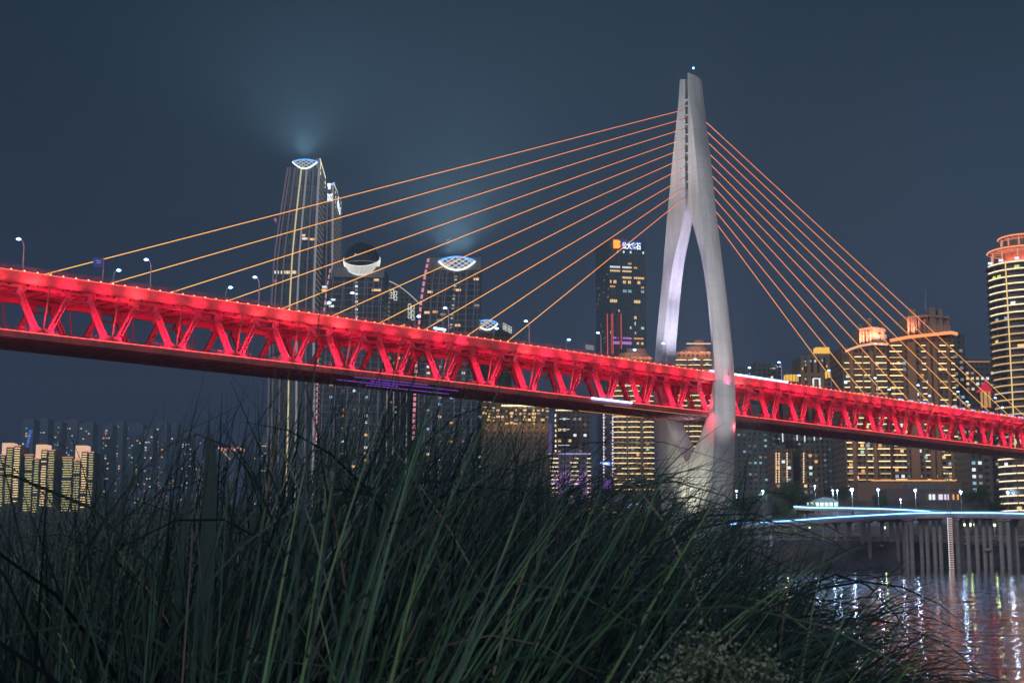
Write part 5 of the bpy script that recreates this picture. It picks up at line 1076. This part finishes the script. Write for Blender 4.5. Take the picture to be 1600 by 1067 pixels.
# wild bent blades crossing the others
for _ in range(850):
    Y = rng.uniform(4.4, 9); X = rng.uniform(-.38, .17) * Y; px = 800 + F_ * X / Y
    hgt = max(.8, (872 - np.interp(px, ENVX, ENVY)) / F_ * Y + CH - bank(X, Y))
    stand_blade((X, Y, bank(X, Y)), rng.uniform(0, 6.28) if rng.random() < .5 else rng.normal(0, .7), abs(rng.normal(.32, .25)), hgt * rng.uniform(1.0, 1.45), rng.uniform(.008, .022), rng.choice([.2, .5, .9, 1.4]) * rng.uniform(.6, 1.3), 12, 34, 0)
# arching sprays leaning out over the water at the right
for _ in range(48):
    Y = rng.uniform(4.2, 7.5); X = Y * rng.uniform(.09, .19)
    zb = max(bank(X, Y), .3)
    for _ in range(8):
        stand_blade((X, Y, zb + rng.uniform(0, .3)), rng.normal(0, .5), rng.uniform(.35, 1.1), rng.uniform(1.3, 3.0), rng.uniform(.007, .014), rng.uniform(.55, 1.25), 16, 34, 0)
VD, FD = V, Fc
V = []; Fc = []
def bundle(px, Y, lean, n, L0, L1, w0=.009, w1=.020, dr=(.0, .38), az0=0., sp=.10, over=60):
    X = (px - 800) / F_ * Y
    for _ in range(n):
        stand_blade((X + rng.normal(0, .09), Y + rng.normal(0, .15), bank(X, Y) - .05), az0 + rng.normal(0, .22), max(.01, rng.normal(lean, sp)), rng.uniform(L0, L1), rng.uniform(w0, w1), rng.uniform(*dr), 12, over, 0)
for px, Y, ln, n_, L0, L1 in ((60, 4.5, .05, 5, 1.5, 1.9), (170, 4.2, .08, 7, 1.5, 2.0), (285, 4.0, .06, 8, 1.6, 2.1), (350, 3.8, .16, 16, 1.7, 2.3), (378, 3.7, .24, 20, 1.8, 2.5), (400, 4.2, .34, 16, 1.9, 2.7), (450, 3.8, .44, 14, 1.8, 2.6), (520, 4.4, .50, 14, 1.9, 2.8), (560, 3.8, .62, 12, 1.7, 2.5), (640, 4.0, .74, 11, 1.6, 2.4), (700, 3.6, .88, 9, 1.4, 2.2), (760, 4.3, .80, 11, 1.5, 2.4), (850, 4.6, .62, 12, 1.5, 2.4), (930, 5.2, .5, 10, 1.3, 2.2), (1040, 5.0, .45, 9, 1.2, 2.1), (620, 5.5, .35, 16, 1.9, 2.6), (720, 6.0, .40, 16, 1.8, 2.6), (820, 6.5, .38, 14, 1.8, 2.5)):
    bundle(px, Y, ln, n_, L0, L1)
for _ in range(170):       # strays with their own direction
    Y = rng.uniform(3.6, 6.5); px = rng.uniform(150, 1200); X = (px - 800) / F_ * Y
    stand_blade((X, Y, bank(X, Y)), rng.choice((0, math.pi)) + rng.normal(0, .6), abs(rng.normal(.45, .3)), rng.uniform(1.0, 2.2), rng.uniform(.006, .015), rng.choice((.1, .4, 1.0)), 12, 40, 0)
me = bpy.data.meshes.new('lit_tone_reeds'); me.from_pydata([tuple(v) for v in V], [], Fc); me.materials.append(REEDB); me.polygons.foreach_set('use_smooth', [True] * len(me.polygons))
ob = bpy.data.objects.new('lit_tone_reeds', me); COL.objects.link(ob); props(ob, 'scattered long green blades in a lit tone and leaning right over the dark reed mass', None, None, 'stuff')
V, Fc = VD, FD
me = bpy.data.meshes.new('reed_bed'); me.from_pydata([tuple(v) for v in V], [], Fc); me.materials.append(REED); me.polygons.foreach_set('use_smooth', [True] * len(me.polygons))
ob = bpy.data.objects.new('reed_bed', me); COL.objects.link(ob); props(ob, 'dense dark green reeds and long grass filling the foreground bank', None, None, 'stuff')
print('reed faces', len(Fc))
# prominent single plants
def one(name, label, cat, blades, m=REED, group=None):
    V = []; Fc = []
    for bl in blades: blade(V, Fc, *bl[:-2], seg=44 if bl[4] > .0239 else bl[-2], face=bl[-1], tp=30 if bl[4] > .0239 else 2.2)
    me = bpy.data.meshes.new(name); b0 = blades[0][0]; me.from_pydata([tuple(np.array(v) - np.array(b0)) for v in V], [], Fc); me.materials.append(m); me.polygons.foreach_set('use_smooth', [True] * len(me.polygons))
    o_ = bpy.data.objects.new(name, me); COL.objects.link(o_); o_.location = b0; return props(o_, label, cat, group)
def ground_at(px, Y): X = (px - 800) / F_ * Y; return (X, Y, bank(X, Y) - .05)
# broad soft stalks close to the lens at left
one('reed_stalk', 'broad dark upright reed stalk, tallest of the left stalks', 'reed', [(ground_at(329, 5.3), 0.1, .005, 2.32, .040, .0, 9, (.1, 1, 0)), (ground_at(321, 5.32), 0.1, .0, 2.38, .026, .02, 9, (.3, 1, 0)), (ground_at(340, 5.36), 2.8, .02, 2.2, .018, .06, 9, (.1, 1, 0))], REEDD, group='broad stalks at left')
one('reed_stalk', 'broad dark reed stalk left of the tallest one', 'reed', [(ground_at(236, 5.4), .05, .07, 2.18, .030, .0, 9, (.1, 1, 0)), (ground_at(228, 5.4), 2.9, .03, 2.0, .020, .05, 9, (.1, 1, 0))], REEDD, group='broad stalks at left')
one('reed_stalk', 'very tall thin blade rising across the red truss', 'reed', [(ground_at(395, 3.0), .0, .06, 2.42, .011, .0, 9, (.1, 1, 0)), (ground_at(380, 3.1), .1, .10, 2.2, .009, .03, 9, (.1, 1, 0))])
DRY = mat('dry_stem', (.30, .21, .20), .7, var=.2, scale=5)
one('dry_stem', 'thin bent dry pink stem in the middle of the grass', 'stem', [((-.32, 2.9, 3.35), .25, 1.2, .6, .003, .9, 9, (0, 1, 0)), ((.12, 2.95, 3.55), -.2, 2.0, .5, .003, .1, 9, (0, 1, 0))], DRY)
one('dry_stem', 'pale dry stem standing among the left reeds', 'stem', [(ground_at(262, 2.9), .0, .03, 1.75, .004, .02, 9, (.1, 1, 0))], DRY)
for k, (px, Yb, ln, L_, wd, az, dr_, lb) in enumerate(((700, 3.9, 1.02, 1.35, .014, 0, .05, 'wide bright blade slanting low to the right in the centre'), (455, 4.0, .50, 2.2, .012, .1, .1, 'long green blade leaning right near centre left'), (350, 4.0, .36, 2.3, .012, .0, .05, 'long straight blade leaning right from lower left'), (640, 4.2, .82, 1.8, .013, .1, .3, 'curved blade bending over toward the right'), (780, 3.8, 1.12, 1.2, .013, .0, .1, 'lowest flat green blade bottom centre right'), (400, 3.9, .24, 2.1, .011, .2, .1, 'slim upright blade crossing the centre left'))):
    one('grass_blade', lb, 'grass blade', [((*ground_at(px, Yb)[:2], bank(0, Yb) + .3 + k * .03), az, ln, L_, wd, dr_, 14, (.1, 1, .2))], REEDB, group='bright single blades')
# flowering shrub at the bottom
def shrub(px, Y, zc, r_, n, label):
    X = (px - 800) / F_ * Y; zg = bank(X, Y); g = root('flowering_shrub', (X, Y, zg), label, 'shrub', 'flowering shrubs among the reeds'); t_ = random.Random(int(px)); st = MB(); fl = MB(); lf = MB()
    for k in range(n):
        a = t_.uniform(0, 6.28); rr_ = r_ * t_.random() ** .5; tip = Vector((X + rr_ * math.cos(a), Y + rr_ * math.sin(a) * .8, zc + r_ * (1 - (rr_ / r_) ** 2) * t_.uniform(.3, 1.0))); st.tube([(X, Y, zg), ((X + tip.x) / 2 + t_.uniform(-.03, .03), (Y + tip.y) / 2, (zg + tip.z) / 2), tuple(tip)], [.004, .003, .0015], 4)
        for j in range(16):
            p_ = tip + Vector((t_.gauss(0, .022), t_.gauss(0, .022), t_.gauss(0, .03))); a_ = Vector((t_.gauss(0, 1), t_.gauss(0, 1), t_.gauss(0, 1))).normalized() * t_.uniform(.003, .007); b_ = a_.orthogonal().normalized() * a_.length * .8
            (fl if j % 3 else lf).add([p_ - a_, p_ + b_, p_ + a_, p_ - b_], [(0, 1, 2, 3)])
    obj('stem', st, mat('shrub_stem', (.10, .10, .06), .8), g); obj('flower', fl, mat('shrub_flower', (.34, .30, .22), .8, var=.3, scale=20), g); obj('leaf', lf, mat('shrub_leaf', (.10, .16, .08), .7), g)
shrub(1112, 3.3, 3.68, .17, 150, 'pale flowering shrub at the bottom right of the reeds'); shrub(1010, 3.2, 3.63, .09, 50, 'smaller flowering shrub just left of the pale one')
# ================================================================ NIGHT HAZE
hz = bpy.data.materials.new('night_haze'); hz.use_nodes = True; t = hz.node_tree
t.nodes.remove(t.nodes['Principled BSDF']); pv = t.nodes.new('ShaderNodeVolumePrincipled')
pv.inputs['Color'].default_value = (.66, .84, 1, 1); pv.inputs['Density'].default_value = .00034; pv.inputs['Anisotropy'].default_value = .2
t.links.new(pv.outputs['Volume'], t.nodes['Material Output'].inputs['Volume'])
hb = obj('haze', MB().box(lambda a, b, c: Vector((a, b, c)), -3200, 2600, -120, 3400, -60, 420), hz, kind='stuff', label='thin night haze over the river and city')

for (x, y, Y, pw) in ((476, 248, 1004, 7e5), (714, 400, 909, 1.1e6)):
    p = at(x, y, Y); spot(p + Vector((0, 2, 1.5)), p + Vector((-8, 4, 100)), pw, (.55, .85, 1), 165, 1, 6, None, 'sky_beam')
